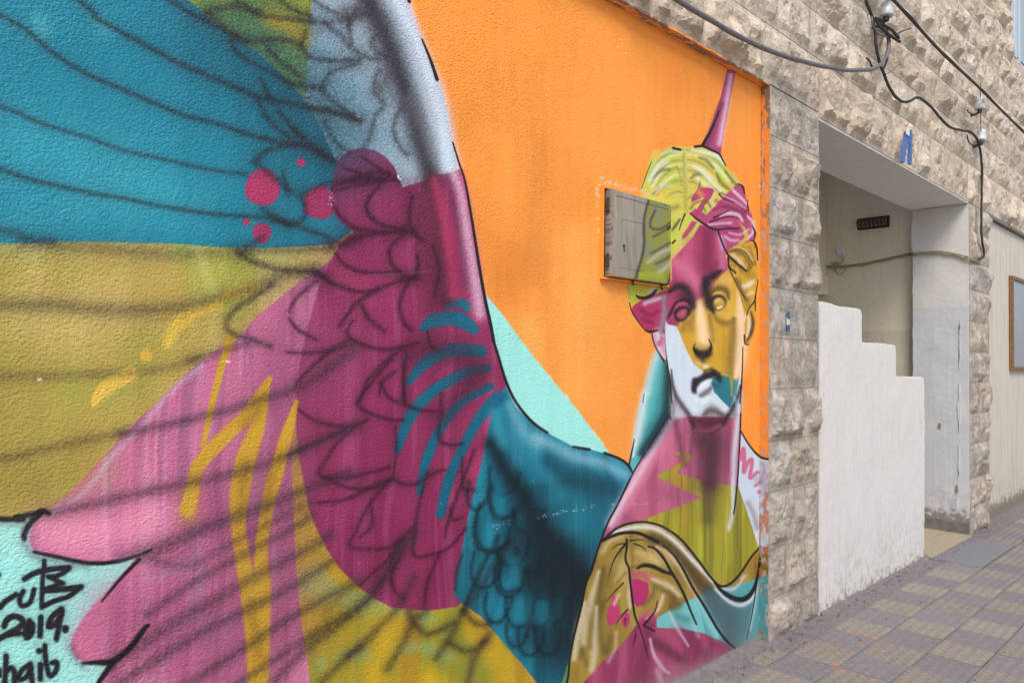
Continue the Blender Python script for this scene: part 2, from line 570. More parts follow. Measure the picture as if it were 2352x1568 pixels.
P_T2 = teal2_l + ',1080 1800,1080 1568,1100 1380,1130 1250,1150 1130,1190 1020,1220 920,1260 840,1310 720,1352 620,1337 598,1300 560,1215 515,1140 495,1060 480,945 418,900 395,850 350,800 300,770 240'
F('Q4', P_T2, (24, 116, 140), 1)
F('Q4', P_T2, (30, 140, 164), 1, op=.8, nz=(5, 1.4, .46, .66, 36))
F('Q4', P_T2, (12, 70, 88), 1, op=.55, nz=(4, 1.6, .52, .7, 37))
F('Q4', P_T2, (70, 160, 180), 1, op=.3, nz=(34, 1.2, .56, .7, 46))
mag = [('Q1', '1545 752,1570 715,1610 690,1660 680,1720 690,1770 720,1810 765,1832 820,1850 862,1890 850,1980 820,2010 803,2060 795,2112 778,2142 870,2158 1000,2182 1150,2210 1270,2230 1400,2250 1500,2268 1568'),
       ('Q4', '720 80,752 170,757 203,720 255,695 310,672 420,652 520,622 640,592 760,572 860,552 960,527 1060,517 1150,522 1168,552 1195,532 1215,432 1232,332 1232,232 1220,152 1180,72 1120,-8 1040,-68 950,-118 850,-148 770,-168 660,-193 540,-208 400,-206 270,-193 100,-168 0'),
       ('Q1', '1420 1480,1450 1370,1480 1270,1530 1180,1560 1122,1632 1062,1590 1040,1540 990,1520 920,1525 830')]
P_MAG = mag
F('Q1', P_MAG, MAG, 1)
F('Q1', P_MAG, (174, 60, 106), 1, op=.7, nz=(3.5, 2.2, .48, .7, 34))
F('Q1', P_MAG, (118, 34, 72), 1, op=.5, nz=(4.5, 1.2, .52, .72, 35))
F('Q1', P_MAG, (196, 110, 150), 1, op=.22, nz=(34, 1.1, .58, .7, 47))

# --- mottling of the fields
G('D', '60 330,200 380,330 410', 150, (62, 172, 190), .5)
G('D', '40 500,240 470,420 480', 110, (56, 165, 184), .4)
G('D', '480 90,600 160,700 300', 170, (22, 92, 114), .45)
G('D', '560 60,690 180,770 300', 240, (20, 80, 100), .5)
G('D', '92 50,96 66', 36, (84, 180, 190), .5)
G('D', '232 58,246 72', 30, (84, 180, 190), .45)
G('D', '60 720,160 740,240 700', 120, (222, 196, 128), .45)
G('D', '160 900,280 890,330 800', 80, (150, 158, 62), .4)
G('D', '-200 1100,60 1120,200 1060', 110, (150, 132, 58), .45)
G('D', '110 1215,180 1225,280 1215,360 1190', 80, (242, 156, 186), .6)
G('D', '250 1380,200 1470', 70, (214, 120, 152), .4)
G('Q2', '940 1300,1000 1400,1050 1300', 90, (158, 140, 172), .45)
G('Q2', '720 1080,860 1020', 40, (164, 140, 170), .4)
G('Q2', '1190 600,1195 800', 50, (168, 128, 160), .5)
G('D', '700 800,640 1000,620 1200,600 1420', 200, (146, 78, 108), .5)
G('D', '300 1420,420 1500,560 1480', 160, (158, 76, 112), .5)
G('Q2', '230 790,380 700,520 520,640 400,800 215,930 110', 22, (196, 176, 196), .55)
G('Q2', '1480 1480,1560 1440,1700 1430,1900 1400,2060 1440', 50, (142, 180, 140), .4, nz=(9, 5, .4, .6, 33))
G('Q1', '1250 90,1320 110,1390 170', 70, (196, 152, 44), .6)

# --- dots, dashes and zigzags on the wing
E('Q1', 1206, 862, 80, 86, (172, 52, 98), 1.6)
E('Q1', 1470, 932, 76, 78, (160, 50, 94), 1.6)
E('Q1', 1383, 746, 20, 21, (172, 48, 96), 1.4)
E('Q1', 1131, 1019, 17, 18, (178, 56, 102), 1.4)
E('Q1', 1203, 1070, 43, 48, (168, 52, 98), 1.6)
K('Q1', '1195 1310,1130 1328,1060 1352,985 1392', (34, 62, 30), (222, 182, 62), .75, .5)
K('Q1', '1010 1402,940 1420,870 1450,810 1500,775 1560,766 1590', (40, 72, 30), (224, 188, 70), .8, .5)
E('Q2', 672, 65, 29, 29, (218, 176, 66), 1.6)
K('Q2', '600 150,540 180,480 220,440 265,430 290', (70, 66, 24), (228, 188, 80), .9, .35)
Z = (202, 158, 42)
K('Q2', '1062 -20,1020 100,975 280,932 480', (40, 34, 24), Z, .95, .3, False)
K('Q2', '862 770,882 690,902 590,960 510,1050 420,1130 340,1180 260,1240 170', (70, 62, 66, 58, 22), Z, .95, .3)
K('Q2', '1236 175,1180 400,1130 540,1100 700,1095 850,1115 1000,1150 1200,1175 1400,1180 1700', (20, 70, 92, 90, 66, 70, 80, 90, 80), Z, .95, .25)
K('Q2', '1362 275,1320 420,1270 600,1225 780,1200 960,1202 1150,1195 1400,1190 1700', (18, 56, 66, 56, 60, 88, 84, 80), Z, .95, .28)
G('Q2', '1130 560,1110 760;1150 1200,1190 1440;1250 620,1220 760;1120 380,1180 330', 46, (150, 108, 34), .5)
G('Q2', '870 700,866 800', 70, (214, 172, 58), .5)
T3 = (18, 98, 124)
def teal_dashes(op):
    K('Q3', '484 1405,520 1390,560 1396,576 1410', (30, 46, 40), T3, op, .3)
    K('Q3', '372 1512,420 1474,480 1462,545 1468,610 1512', (30, 66, 62, 72, 46), T3, op, .3)
    K('Q4', '312 182,370 112,450 60,540 38,640 46', (36, 58, 58, 56), T3, op, .3)
    K('Q4', '258 492,312 352,402 244,500 178,600 135,668 124', (38, 56, 52, 46, 40), T3, op, .3)
    K('Q4', '358 690,392 540,460 392,550 282,684 206', (30, 46, 44, 40, 34), T3, op, .3)
    K('Q4', '456 790,492 640,562 480,640 344,720 262', (44, 48, 46, 50, 70), T3, op, .3)
teal_dashes(1)

PQ = [48, 34, 44]
SOFT.add(id(PQ))
QL = [40, 32, 34]
SOFT.add(id(QL))
WIDE.add(id(PQ))
WIDE.add(id(QL))
# --- dark feather lines, sprayed thin
DK = [36, 30, 36]
SOFT.add(id(DK))
G('Q1', '-1400 -700,0 70,130 150,280 270,420 350,560 410,700 470,850 530,1000 570,1150 620,1300 655,1420 670,1520 740', (16, 20, 22, 30), DK, .62)
G('Q1', '-400 -600,360 0,440 80,560 150,700 225,820 290,960 350,1080 400,1180 445,1300 470,1420 495,1560 525,1650 556', (20, 22, 30, 24), DK, .66)
G('Q1', '700 -60,780 0,900 75,1010 130,1080 170,1130 190,1250 185,1360 195,1390 230,1430 265,1530 280,1650 275', (24, 28, 30, 22), DK, .62)
G('Q1', '-900 200,0 490,120 540,260 590,400 630,560 690,700 720,850 755,1000 785,1130 800', (20, 18, 18), DK, .5)
G('Q1', '-900 560,0 780,100 815,250 850,400 885,560 910,700 940,850 965,1000 985,1150 995,1250 1000,1330 1030', (22, 18, 22), DK, .58)
G('Q1', '-900 1000,0 1062,100 1088,240 1110', 44, DK, .42)
G('Q1', '100 1118,350 1132,550 1152,750 1166,950 1165,1100 1150', (30, 36, 30), QL, .36)
G('Q1', '1100 1150,1300 1150,1560 1128,1640 1090', (30, 50), DK, .42)
G('Q1', '-1600 1360,0 1400,200 1400,400 1416,600 1426,800 1412,950 1385,1080 1345,1200 1310,1290 1270,1360 1250,1440 1250', (34, 40, 34, 30), QL, .5)
G('Q1', '1100 1165,1160 1200,1260 1232,1360 1247,1450 1252,1520 1300', (32, 22), DK, .6)
G('Q1', '1250 1310,1130 1388,1062 1440,1040 1490,1062 1530,1130 1552,1240 1590', 26, DK, .55)
S = (20, 24, 20)
G('Q1', '1058 190,1082 235,1150 285,1250 335,1345 395;1200 360,1222 420,1255 462;1190 468,1212 522,1262 582,1330 632;1280 512,1330 570,1400 640,1520 742;1340 590,1385 632', S, DK, .58)
G('Q1', '1170 745,1200 712,1260 682,1340 670,1450 690,1540 742;1170 745,1230 792,1290 842,1342 882;1400 882,1480 852,1560 832,1660 822,1745 832;1210 962,1272 1002,1330 1032,1392 1002,1402 950,1380 900;1250 1010,1350 1032,1430 1062,1510 1090;1120 1165,1140 1132,1205 1090;1300 800,1320 880', 26, DK, .55)
G('Q1', '952 62,1010 42,1100 36,1190 62;950 50,990 92,1050 142,1130 192;1080 0,1150 42,1200 72,1425 98;1290 0,1340 42,1425 76;1385 200,1405 150;1230 222,1300 292,1385 352;1310 372,1360 388,1440 402;1340 -60,1240 -20', 24, DK, .6)
G('Q1', '1440 402,1482 412,1502 442,1562 492,1625 532;1440 0,1500 42,1600 84;1430 98,1530 104;1560 100,1700 60;1500 112,1562 162,1602 212,1682 262,1745 277;1602 92,1612 200;1730 162,1708 192,1722 232,1772 262;1742 322,1720 372,1722 422,1752 462;1482 402,1500 362,1542 322,1645 292;1490 552,1512 612,1562 672,1605 702;1762 482,1722 542,1702 622,1672 672;1852 482,1820 542,1808 602,1840 682,1872 712;1425 496,1522 512,1655 556;1640 40,1600 120', 24, DK, .5)
# shade along the leading edge of the wing
G('Q1', '1500 -400,1680 -20,1740 100,1790 220,1830 330,1862 430,1900 540,1930 650,1960 740,1985 825', (90, 96, 90, 84, 76), (40, 36, 42), .88)
G('Q1', '1590 55,1690 62,1740 90;1790 330,1740 420', 60, (62, 58, 64), .55)
G('Q1', '1880 460,1930 560,1960 640,1985 720', 60, (120, 120, 126), .4)
G('Q1', '1985 822,1998 900,2012 1000,2025 1100,2042 1200,2050 1280,2052 1380', (60, 52, 56), (56, 26, 40), .82)
G('Q1', '1900 880,1930 960,1960 1100,1990 1250,2000 1400', 100, (78, 26, 46), .5)
G('Q1', '1800 -60,1900 160,1960 320,2000 460,2032 600,2062 770', (44, 50, 56, 52), (206, 222, 236), .85)
G('Q1', '1880 180,1950 420,1990 560', 30, (176, 182, 192), .5)
G('Q1', '1998 830,2030 980,2056 1120,2074 1250,2086 1350', (44, 54, 54), (200, 58, 104), .62)
G('Q1', '2056 810,2088 950,2108 1050,2130 1180,2142 1300', 24, (88, 40, 62), .62)
G('Q1', '2092 810,2122 900,2146 1050,2172 1200,2192 1350,2206 1440', (40, 52, 50), (226, 196, 216), .72)
G('Q1', '1875 0,1938 170,1990 305,2034 402,2066 520,2088 640,2110 760', 26, (238, 190, 196), .55)
G('Q1', '2120 790,2150 920,2180 1100,2208 1250', 26, (206, 66, 120), .4)
K('Q1', '1868 -20,1880 8;1938 180,1976 272,2008 366;2080 655,2110 752,2136 832,2158 952,2182 1100,2206 1250,2230 1382,2252 1482,2268 1568', (7, 13, 16), BLK)
K('Q4', '700 0,722 72,756 182,792 262,842 332,892 382,946 419;1065 484,1140 496;1210 512,1272 536,1312 562,1338 600', 13, BLK)

# magenta scales
DM = [50, 16, 34]
SOFT.add(id(DM))
G('M1', '150 155,200 132,270 122,380 126;160 165,240 142,330 128;255 45,300 76,340 102,376 122;195 85,260 106,330 121;200 130,290 100,350 100', (8, 15, 12), DM, .72)
G('M1', '315 145,285 180,270 215,285 250,330 280,410 300;150 195,175 240,215 280,250 295,330 302;428 180,420 220,418 260,430 300,462 332;190 347,230 326,300 310,400 300;400 310,360 345,350 380,365 420,400 450,432 462', (10, 16, 13), DM, .78)
G('M1', '165 375,190 410,240 435,300 443,380 440;105 440,140 470,200 496,260 510,310 498;445 380,448 420,440 458;180 622,240 546,330 490,430 460;430 460,400 500,385 560,400 612,425 642;255 555,280 600,332 642;222 608,205 650,250 686,330 706,400 696,452 680', (10, 16, 12), DM, .74)
G('M1', '5 575,30 530,70 495,110 460;5 598,40 640,100 672;0 716,80 716,160 706,230 686;30 822,90 760,160 702,215 672;245 892,270 822,320 762,392 702;315 862,330 812,372 780;405 892,400 802,410 722;480 640,490 690,522 712;500 350,520 430,505 520', (9, 15, 10), DM, .68)
G('M1', '395 462,440 455;390 300,430 300;150 345,220 325;90 440,125 455', 40, DM, .5)
G('M2', '40 165,90 200,160 220,230 218,275 198;362 -12,330 20,275 90,240 146,290 180,350 198,398 200;320 70,345 120,380 140;400 0,398 100,402 142,450 165,512 172;525 110,526 170,520 262,560 285,602 280', (9, 15, 11), DM, .74)
G('M2', '232 225,170 280,130 340,108 386,170 402,250 388,350 362;120 392,200 430,300 432,362 402;370 220,372 300,364 396;355 400,400 420,446 421;440 421,500 382,540 370;0 322,100 276,200 236;100 482,200 472,300 422,350 405', (9, 15, 11), DM, .7)
G('M2', '350 410,280 490,230 590,214 632,270 642,340 640,402 600;285 480,290 560,250 600;482 380,460 450,440 560,434 662,500 660,560 632,612 570;440 560,400 600,340 682,250 762;392 660,360 722,366 782,402 812;560 500,566 542,602 532;600 330,604 430,642 440;642 300,560 520,540 602;600 660,580 722,576 782;520 660,480 760,470 830', (9, 15, 10), DM, .66)
G('M2', '700 440,700 500,720 536,780 526;662 490,640 560,650 630,700 652,762 622;735 640,725 722,740 786,800 780;720 600,660 720,600 860', 14, [6, 24, 32], .6)
G('Q4', '330 60,420 40,560 60,620 160', 110, (64, 22, 42), .5)
G('Q4', '640 130,560 230,470 340', 90, (70, 24, 46), .5)
G('D', '700 880,760 1100,860 1320', 30, (120, 30, 66), .25)

# quills over pink, ochre and yellow
G('Q2', '-1600 180,0 160,200 160,400 152,600 142,750 122,900 82', (30, 26, 24), QL, .34)
G('Q2', '880 88,1020 42,1130 12', 22, PQ, .5)
G('Q2', '-1200 700,0 540,130 512,300 472,450 442,560 422', 26, QL, .36)
G('Q2', '560 422,600 415,750 387,900 352,1050 312,1200 267,1370 212,1500 132,1622 42', (20, 30), PQ, .62)
G('Q2', '220 792,400 752,600 707,800 662,950 632,1100 597,1250 552,1370 502,1480 452,1642 382', (28, 30, 26), PQ, .6)
G('Q2', '690 962,850 897,1000 832,1150 782,1300 722,1450 662,1602 602', (40, 36, 24), PQ, .66)
G('Q2', '640 990,850 1032,1000 962,1150 882,1300 802,1420 742', 24, PQ, .42)
G('Q2', '680 1252,850 1132,1000 1042,1150 962,1300 882,1432 802', 24, PQ, .55)
G('Q2', '520 1470,680 1372,850 1262,1000 1182,1150 1092,1300 1012,1450 932,1520 882', (34, 26), PQ, .6)
G('Q2', '560 1562,750 1442,950 1322,1150 1222,1330 1132,1520 1012', 26, PQ, .6)
G('Q2', '820 1600,1100 1422,1280 1302,1450 1202,1642 1102', 24, QL, .6)
G('Q2', '1060 1590,1350 1402,1520 1292,1702 1172,1852 922', 24, QL, .58)
G('Q2', '1250 1570,1420 1402,1602 1262,1752 1102,1902 882', 24, QL, .58)
G('Q2', '1602 1442,1722 1332,1832 1212,1902 1082;1780 1502,1842 1402,1902 1282,1952 1242;2002 1452,2052 1382,2112 1272,2202 1132,2282 1002,2352 902;1480 1560,1560 1480,1660 1400;2150 1560,2180 1450,2250 1340', 22, QL, .6)
G('Q2', '1880 1242,1902 1292,1962 1342,2022 1322,2082 1292;2062 1382,2152 1422,2232 1372;2130 1230,2180 1290,2240 1300', 18, QL, .7)
G('Q2', '1500 1240,1620 1110', 40, (110, 84, 30), .4)

# feather tips outlined in black
K('Q2', '-1200 760,0 815,70 806,150 792,196 775,226 790', (22, 24, 18), BLK, 1, .5)
K('Q2', '192 782,140 832,112 882,112 906', (30, 22), BLK, 1, .5)
K('Q2', '155 965,250 986,400 1016,520 1012,620 986,696 955', (14, 20, 18, 10), BLK, 1, .4)
K('Q2', '640 1000,560 1082,500 1152,468 1192', (18, 8), BLK, 1, .4)
K('Q2', '380 1476,450 1473,520 1466,600 1402,660 1322,680 1302', (12, 30, 26, 18), BLK, 1, .4)
K('Q2', '520 1470,490 1512,450 1570,420 1640', (30, 16), BLK, 1, .4)
G('Q2', '-1200 770,0 825,70 820,150 805,110 900,150 980,250 1002,400 1032;380 1485,340 1440,325 1390', 34, (70, 70, 76), .35)
G('Q2', '640 960,560 985', 40, (120, 80, 100), .5)

# lower wing: shade, light and small scales
DT = [6, 24, 32]
SOFT.add(id(DT))
G('Q4', '690 470,760 600,830 700,900 830,1000 950,1080 1050,1100 1090', (60, 90, 120, 150), (8, 22, 30), .85)
G('Q4', '940 1060,1030 1130,1080 1220,1050 1380', 210, (12, 20, 26), .8)
G('Q4', '860 930,950 1000', 170, (10, 26, 34), .55)
G('Q4', '960 1380,1000 1500', 130, (16, 44, 54), .5)
G('Q4', '960 560,1080 640,1260 680', 90, (14, 58, 74), .65)
G('Q4', '820 470,920 590,1010 700', 46, (40, 128, 152), .5)
G('Q4', '775 290,830 400,900 470', (40, 60), (120, 178, 196), .6)
G('Q4', '900 440,980 480,1080 530,1200 560,1300 610', (46, 54, 46), (150, 192, 212), .6)
G('Q4', '700 330,740 460', 50, (60, 150, 172), .5)
G('Q4', '1080 800,1140 860', 110, (22, 116, 136), .5)
def scale_row(fr, rows, w, col, op):
    ox, oy, k = FR[fr]
    for (tx, ty, sw, sh, rot) in rows:
        p = []
        for i in range(9):
            a = math.pi * i / 8
            x, y = sw * math.cos(a), -sh * (1 - math.sin(a) ** .8)
            p.append('%.1f %.1f' % (tx + x * math.cos(rot) - y * math.sin(rot), ty + x * math.sin(rot) + y * math.cos(rot)))
        G(fr, ','.join(p), w, col, op)
scale_row('Q4', [(735, 700, 70, 110, .15), (745, 806, 80, 130, .1), (612, 770, 50, 120, .2), (682, 962, 80, 140, .15), (850, 880, 70, 110, .1), (775, 1030, 75, 130, .12),
                 (640, 1130, 70, 150, .25), (760, 1170, 70, 130, .12), (860, 1060, 60, 110, .05), (930, 1180, 70, 130, 0), (700, 1290, 60, 130, .2), (810, 1310, 66, 130, .1),
                 (900, 1310, 60, 120, .05), (980, 1290, 60, 110, -.05), (860, 1440, 60, 120, .1), (950, 1440, 60, 120, 0), (800, 1400, 50, 100, .1)], 17, DT, .62)
G('Q4', '720 700,730 780;690 860,680 920;800 1020,790 1100;830 1200,840 1270;920 1210,930 1270', 50, (28, 142, 166), .5)

# --- body, from the neck down
BODY = [('H3', '1070 0,1052 250,900 480,760 690,640 890,560 1080,440 1310,310 1568'), ('H4', '380 330,350 420,320 530,250 720,200 920,150 1150,110 1350,85 1568,60 1800,2100 1800,2100 300'), ('H3', '2140 1000,2140 765,2060 745,1980 680,1895 560,1835 440,1835 0')]
F('H3', BODY, (182, 92, 128), 1)
F('H3', BODY, (152, 68, 98), 1, op=.7, nz=(14, .9, .45, .65, 50))
F('H3', BODY, (214, 118, 142), 1, op=.5, nz=(8, 1.2, .52, .7, 51))
F('H3', [('H3', '1835 440,1895 560,1980 680,2060 745,2140 765,2140 1568'), ('H4', '2100 380,1760 372,1640 0'), ('H3', '1800 1050,1815 700')], (200, 212, 228), 1)
LIM = (158, 152, 40)
LIMP = [('H3', '1112 662,1150 668,1315 714,1120 900,1440 995,1740 1037,1800 1045,1850 1200,1910 1400,1960 1568'), ('H4', '1640 0,1700 170,1760 370,1790 640,1400 760,1100 330,760 155'), ('H3', '760 1420,1000 1320,1290 1215,1380 1165,1200 1090,980 975,895 935,1080 840,1230 735,1110 690')]
F('H3', LIMP, LIM, .9)
F('H3', LIMP, (176, 178, 50), 1, op=.75, nz=(18, .8, .45, .66, 52))
F('H3', LIMP, (112, 104, 36), 1, op=.6, nz=(12, .8, .5, .7, 53))
F('H3', LIMP, (190, 140, 44), 1, op=.5, nz=(10, 3, .58, .72, 54))
G('H3', '1500 1010,1490 1180,1470 1400', 150, (78, 70, 38), .6)
G('H3', '1490 560,1500 700,1490 880,1480 1010', (260, 190, 150), (48, 28, 38), .88)
G('H3', '1400 560,1330 420', 120, (70, 40, 52), .5)
G('H3', '1500 330,1480 700,1470 1000', (300, 330, 300), (96, 42, 64), .42)
G('H3', '1000 1100,1150 1150', 200, (140, 70, 100), .4)
G('H3', '1110 320,1150 520,1210 800', 60, (110, 52, 74), .6)
G('H3', '1060 300,880 620,700 930,520 1230,390 1460', (60, 90, 100, 90), (232, 206, 224), .78)
G('H3', '1050 480,900 720,720 1020,560 1290', 60, (216, 116, 150), .55)
# right side of the neck and shoulder
G('H3', '1805 60,1790 400,1755 700,1745 1000,1742 1300,1700 1500', (50, 60, 50, 40), (210, 214, 226), .85)
K('H3', '1838 -60,1828 300,1816 600,1800 900,1772 1200,1752 1350', 17, BLK)
K('H4', '1562 0,1548 100', (12, 6), BLK)
G('H4', '1540 90,1520 180,1505 240', 16, (200, 198, 200), .7)
K('H3', '1832 440,1892 546,1980 664,2060 730,2150 748', (16, 18, 24, 20), BLK)
K('H3', '1832 745,1848 650,1862 640,1868 760,1862 890,1900 800,1945 750,1952 800,1930 950,1975 920,2015 890', (44, 46, 44, 40), (204, 106, 140), 1, .3)
K('H3', '1990 1040,2040 1005;2024 1112,2036 1102', 34, (206, 110, 144), 1, .4)
G('H3', '1990 950,2050 1010', 60, (150, 160, 176), .55)
G('H3', '1910 1230,1970 1350,2010 1500', 50, (140, 128, 134), .6)
G('H3', '2090 800,2085 1100,2090 1500', 30, (164, 160, 196), .6)

# --- drapery
DR = [('H4', '372 345,400 300,480 240,600 180,740 155,850 170,960 215,1100 320,1230 480,1330 620,1400 690,1445 716,1520 702,1600 612,1700 462,1782 370,1900 500,2100 620,2100 1800,60 1800,85 1568,110 1350,150 1150,200 920,250 720,320 530,350 420')]
F('H4', DR, (150, 122, 46), 1)
F('H4', DR, (176, 150, 74), 1, op=.6, nz=(9, 4, .48, .68, 55))
F('H4', DR, (108, 88, 36), 1, op=.5, nz=(9, 3, .52, .7, 56))
F('D', '1290 1568,1325 1450,1370 1400,1390 1480,1340 1568', (150, 150, 60), 1, op=.6, nz=(8, 2, .4, .62, 57))
F('H4', '868 1000,1000 920,1200 820,1400 740,1560 722,1720 662,1790 632,2100 625,2100 1500,1560 1272,1420 1190,1280 1130,1100 1092,880 1082', (84, 158, 164), 1)
F('H4', '868 1000,1000 920,1200 820,1260 960,1300 1130,1100 1092,880 1082', (116, 200, 200), 1, op=.8)
P_MB = '868 1082,1100 1092,1280 1130,1420 1190,1562 1272,1600 1350,1500 1500,1300 1800,230 1800,225 1568,320 1470,400 1380,560 1240,700 1052,722 1000,830 955,868 1000'
F('H4', P_MB, (146, 54, 92), 1.2)
F('H4', P_MB, (186, 84, 118), 1, op=.6, nz=(9, 3, .5, .7, 58))
F('H4', P_MB, (112, 40, 70), 1, op=.6, nz=(10, 2, .5, .7, 59))
G('H4', '830 300,1000 390,1130 550,1250 690,1340 790', (90, 130, 140, 90), (70, 56, 30), .85)
G('H4', '1330 760,1430 900,1520 1010,1560 1120', (90, 170, 190, 120), (52, 78, 84), .78)
F('H4', '1250 800,1400 742,1500 850,1640 885,1730 800,1700 1000,1650 1190,1570 1250,1430 1110,1310 920', (74, 102, 108), 9, op=.85)
G('H4', '1650 940,1640 1060,1610 1180', 110, (80, 130, 138), .6)
G('H4', '1480 1180,1560 1260', 70, (84, 76, 84), .6)
G('H4', '860 1210,980 1290,1090 1360', 80, (92, 36, 58), .75)
G('H4', '1060 1100,1180 1180,1240 1280', 80, (110, 44, 70), .55)
G('H4', '1030 830,1010 900,1060 880', 70, (92, 72, 30), .75)
G('H4', '1050 980,1160 1020', 60, (70, 130, 134), .7)
G('H4', '400 860,360 1100,420 1290', 50, (96, 80, 36), .55)
G('H4', '200 1200,260 1400', 40, (98, 82, 40), .5)
G('H4', '860 460,960 500', 110, (206, 186, 140), .5)
G('H4', '410 560,370 760,330 1000,310 1250', (40, 60, 70, 60), (84, 68, 30), .6)
G('H4', '290 860,240 1080,200 1340', (30, 40, 40), (92, 74, 34), .55)
G('H4', '470 560,440 700', 50, (96, 80, 36), .45)
G('H4', '560 420,530 520,500 620', (30, 40, 30), (100, 82, 38), .5)
G('H4', '700 420,800 460,900 520', (40, 60, 40), (214, 190, 132), .5)
G('H4', '860 700,960 760,1020 800', 50, (98, 76, 34), .55)
G('H4', '760 880,820 820,860 740', 40, (104, 82, 38), .55)
G('H4', '470 1160,440 1300', 50, (98, 82, 38), .6)
WH = (236, 230, 226)
G('H4', '500 245,650 208,800 202,920 242,1050 342,1180 482,1330 640,1400 720', (26, 40, 40, 34, 26), (224, 222, 224), .9)
G('H4', '870 372,970 432,1080 560,1190 740,1240 830', (24, 44, 46, 40), (214, 184, 138), .85)
G('H4', '1240 850,1320 1000,1400 1150', 60, (150, 214, 216), .7)
G('H4', '1385 742,1490 840,1600 885,1695 842,1735 770', (18, 30, 34, 24), (222, 222, 232), .85)
G('H4', '1440 735,1540 745,1600 690,1640 630', 28, (216, 212, 214), .7)
G('H4', '1750 720,1730 900,1690 1100', 26, (180, 206, 214), .7)
G('H4', '365 590,310 800,255 1000,230 1220;345 900,325 1300,300 1450;240 860,190 1100,150 1350', (30, 64, 46), (226, 216, 196), .62)
G('H4', '560 540,570 640', 120, (214, 190, 130), .45)
G('H4', '800 642,900 682,1000 730,1070 800', (24, 50, 34), (226, 208, 180), .7)
G('H4', '930 800,885 920,780 1000', (30, 34, 20), (230, 200, 190), .75)
G('H4', '985 950,1050 1080,1150 1240', (18, 30, 16), (206, 190, 200), .7)
G('H4', '1180 1020,1240 1160', 30, (190, 190, 200), .4)
G('H4', '815 1180,850 1320,930 1440,980 1480', (20, 34, 20), (214, 190, 210), .75)
G('H4', '880 1460,920 1568,940 1640', 50, (206, 186, 200), .6)
G('H4', '520 1120,510 1260,450 1380', 30, (214, 186, 190), .5)
G('H4', '400 420,460 330,560 285', 40, (220, 206, 170), .5)
F('H4', '648 660,700 650,800 690,806 780,765 872,700 902,662 840', (176, 46, 98), 1.4)
G('H4', '660 620,740 610,800 650', 46, (192, 70, 118), .75)
E('H4', 492, 960, 56, 102, (186, 58, 108), 1.3, rot=.22)
E('H4', 500, 836, 24, 42, (190, 66, 112), 1.3)
E('H4', 600, 1012, 38, 66, (180, 52, 104), 1.3)
G('H4', '740 1000,800 960,850 1000', 60, (190, 70, 116), .6)
G('H4', '640 690,630 800,640 900', 26, (232, 206, 216), .6)
G('H4', '540 790,500 880', 24, (232, 216, 206), .6)
K('H4', '-40 1800,85 1568,112 1350,152 1140,212 902,252 702,302 580,346 430,382 330,442 170,536 -6,640 -220', (16, 18, 22, 18, 16), BLK)
K('H4', '380 332,460 262,540 202,650 166,760 156,870 176,960 216,1090 312,1230 482,1332 622,1420 712,1500 706,1600 616,1700 466,1782 370', (20, 18, 16, 18, 20, 20, 14), BLK)
K('H4', '386 330,480 282,580 252,700 252,800 290,884 332', (20, 28, 26, 30), BLK)
K('H4', '800 370,862 392,940 482,1000 592,1062 692,1122 812,1170 932,1222 1052', (16, 24, 22, 14), BLK, 1, .4)
K('H4', '930 362,1020 442,1100 562,1190 732,1290 892,1400 1082,1480 1192,1560 1262', (12, 22, 22, 18), BLK, 1, .35)
K('H4', '1380 692,1460 772,1560 828,1650 826,1720 750,1762 602,1782 400', (16, 40, 46, 26, 14), BLK, 1, .35)
K('H4', '1772 502,1742 752,1702 1002,1660 1182', (14, 10, 6), BLK, .9, .4)
K('H4', '610 312,612 372,600 482,630 562,642 682,660 832,682 972,722 1082,762 1202,802 1362', (22, 18, 20, 20, 12, 5), BLK)
K('H4', '602 350,540 422,490 512,452 640', (20, 14, 4), BLK, .95, .4)
K('H4', '605 345,540 352,478 392;640 322,700 312,764 314;680 348,742 372,784 412;580 690,500 772,432 852;620 922,560 982,512 1062;690 1140,664 1250;600 1000,592 1060', (14, 5), BLK, .9, .5)
K('H4', '700 562,760 536,840 546,940 592,1022 616', (18, 36, 32, 24), BLK, .95, .4)
K('H4', '882 842,860 932,800 1012,762 1058,806 1086,854 1112', (8, 18, 16, 16), BLK, .95, .4)
G('H4', '600 600,520 700;640 560,760 520', 20, (70, 58, 34), .35)
# dust thrown up along the foot of the wall
G('D', '1380 1660,1480 1604,1600 1549,1700 1506,1770 1476', 36, (146, 132, 126), .85)
G('D', '1440 1600,1600 1530,1700 1490,1770 1466', 60, (142, 128, 124), .25, nz=(10, 10, .35, .6, 60))

# --- veil beside the neck
F('H2', [('H2', '775 975,850 1110,890 1150,930 1350,945 1568'), ('H3', '1058 230,900 490,760 690,640 885,600 800,655 520,700 250,742 60'), ('H2', '620 1500,660 1330,720 1150')], (84, 178, 180), 1)
G('H3', '770 30,730 260,690 480,640 700', (70, 90, 90, 50), (214, 228, 232), .92)
G('H2', '770 1030,710 1230,660 1450', 80, (206, 222, 226), .75)
G('H3', '1035 -300,1030 60,1010 240,870 480,740 680', (90, 150, 140, 80), (18, 44, 54), .92)
G('H3', '930 60,900 260,800 460', 50, (48, 140, 146), .55)
K('H3', '1052 -20,1052 180,1056 300;1040 260,900 482,800 640;770 690,700 800,640 905,560 1080', (16, 14), BLK)
K('H3', '656 530,625 680,598 810', (10, 18, 14), BLK)
K('H3', '762 30,750 130', 8, BLK, .9)
K('H3', '598 800,640 895', (14, 10), BLK)

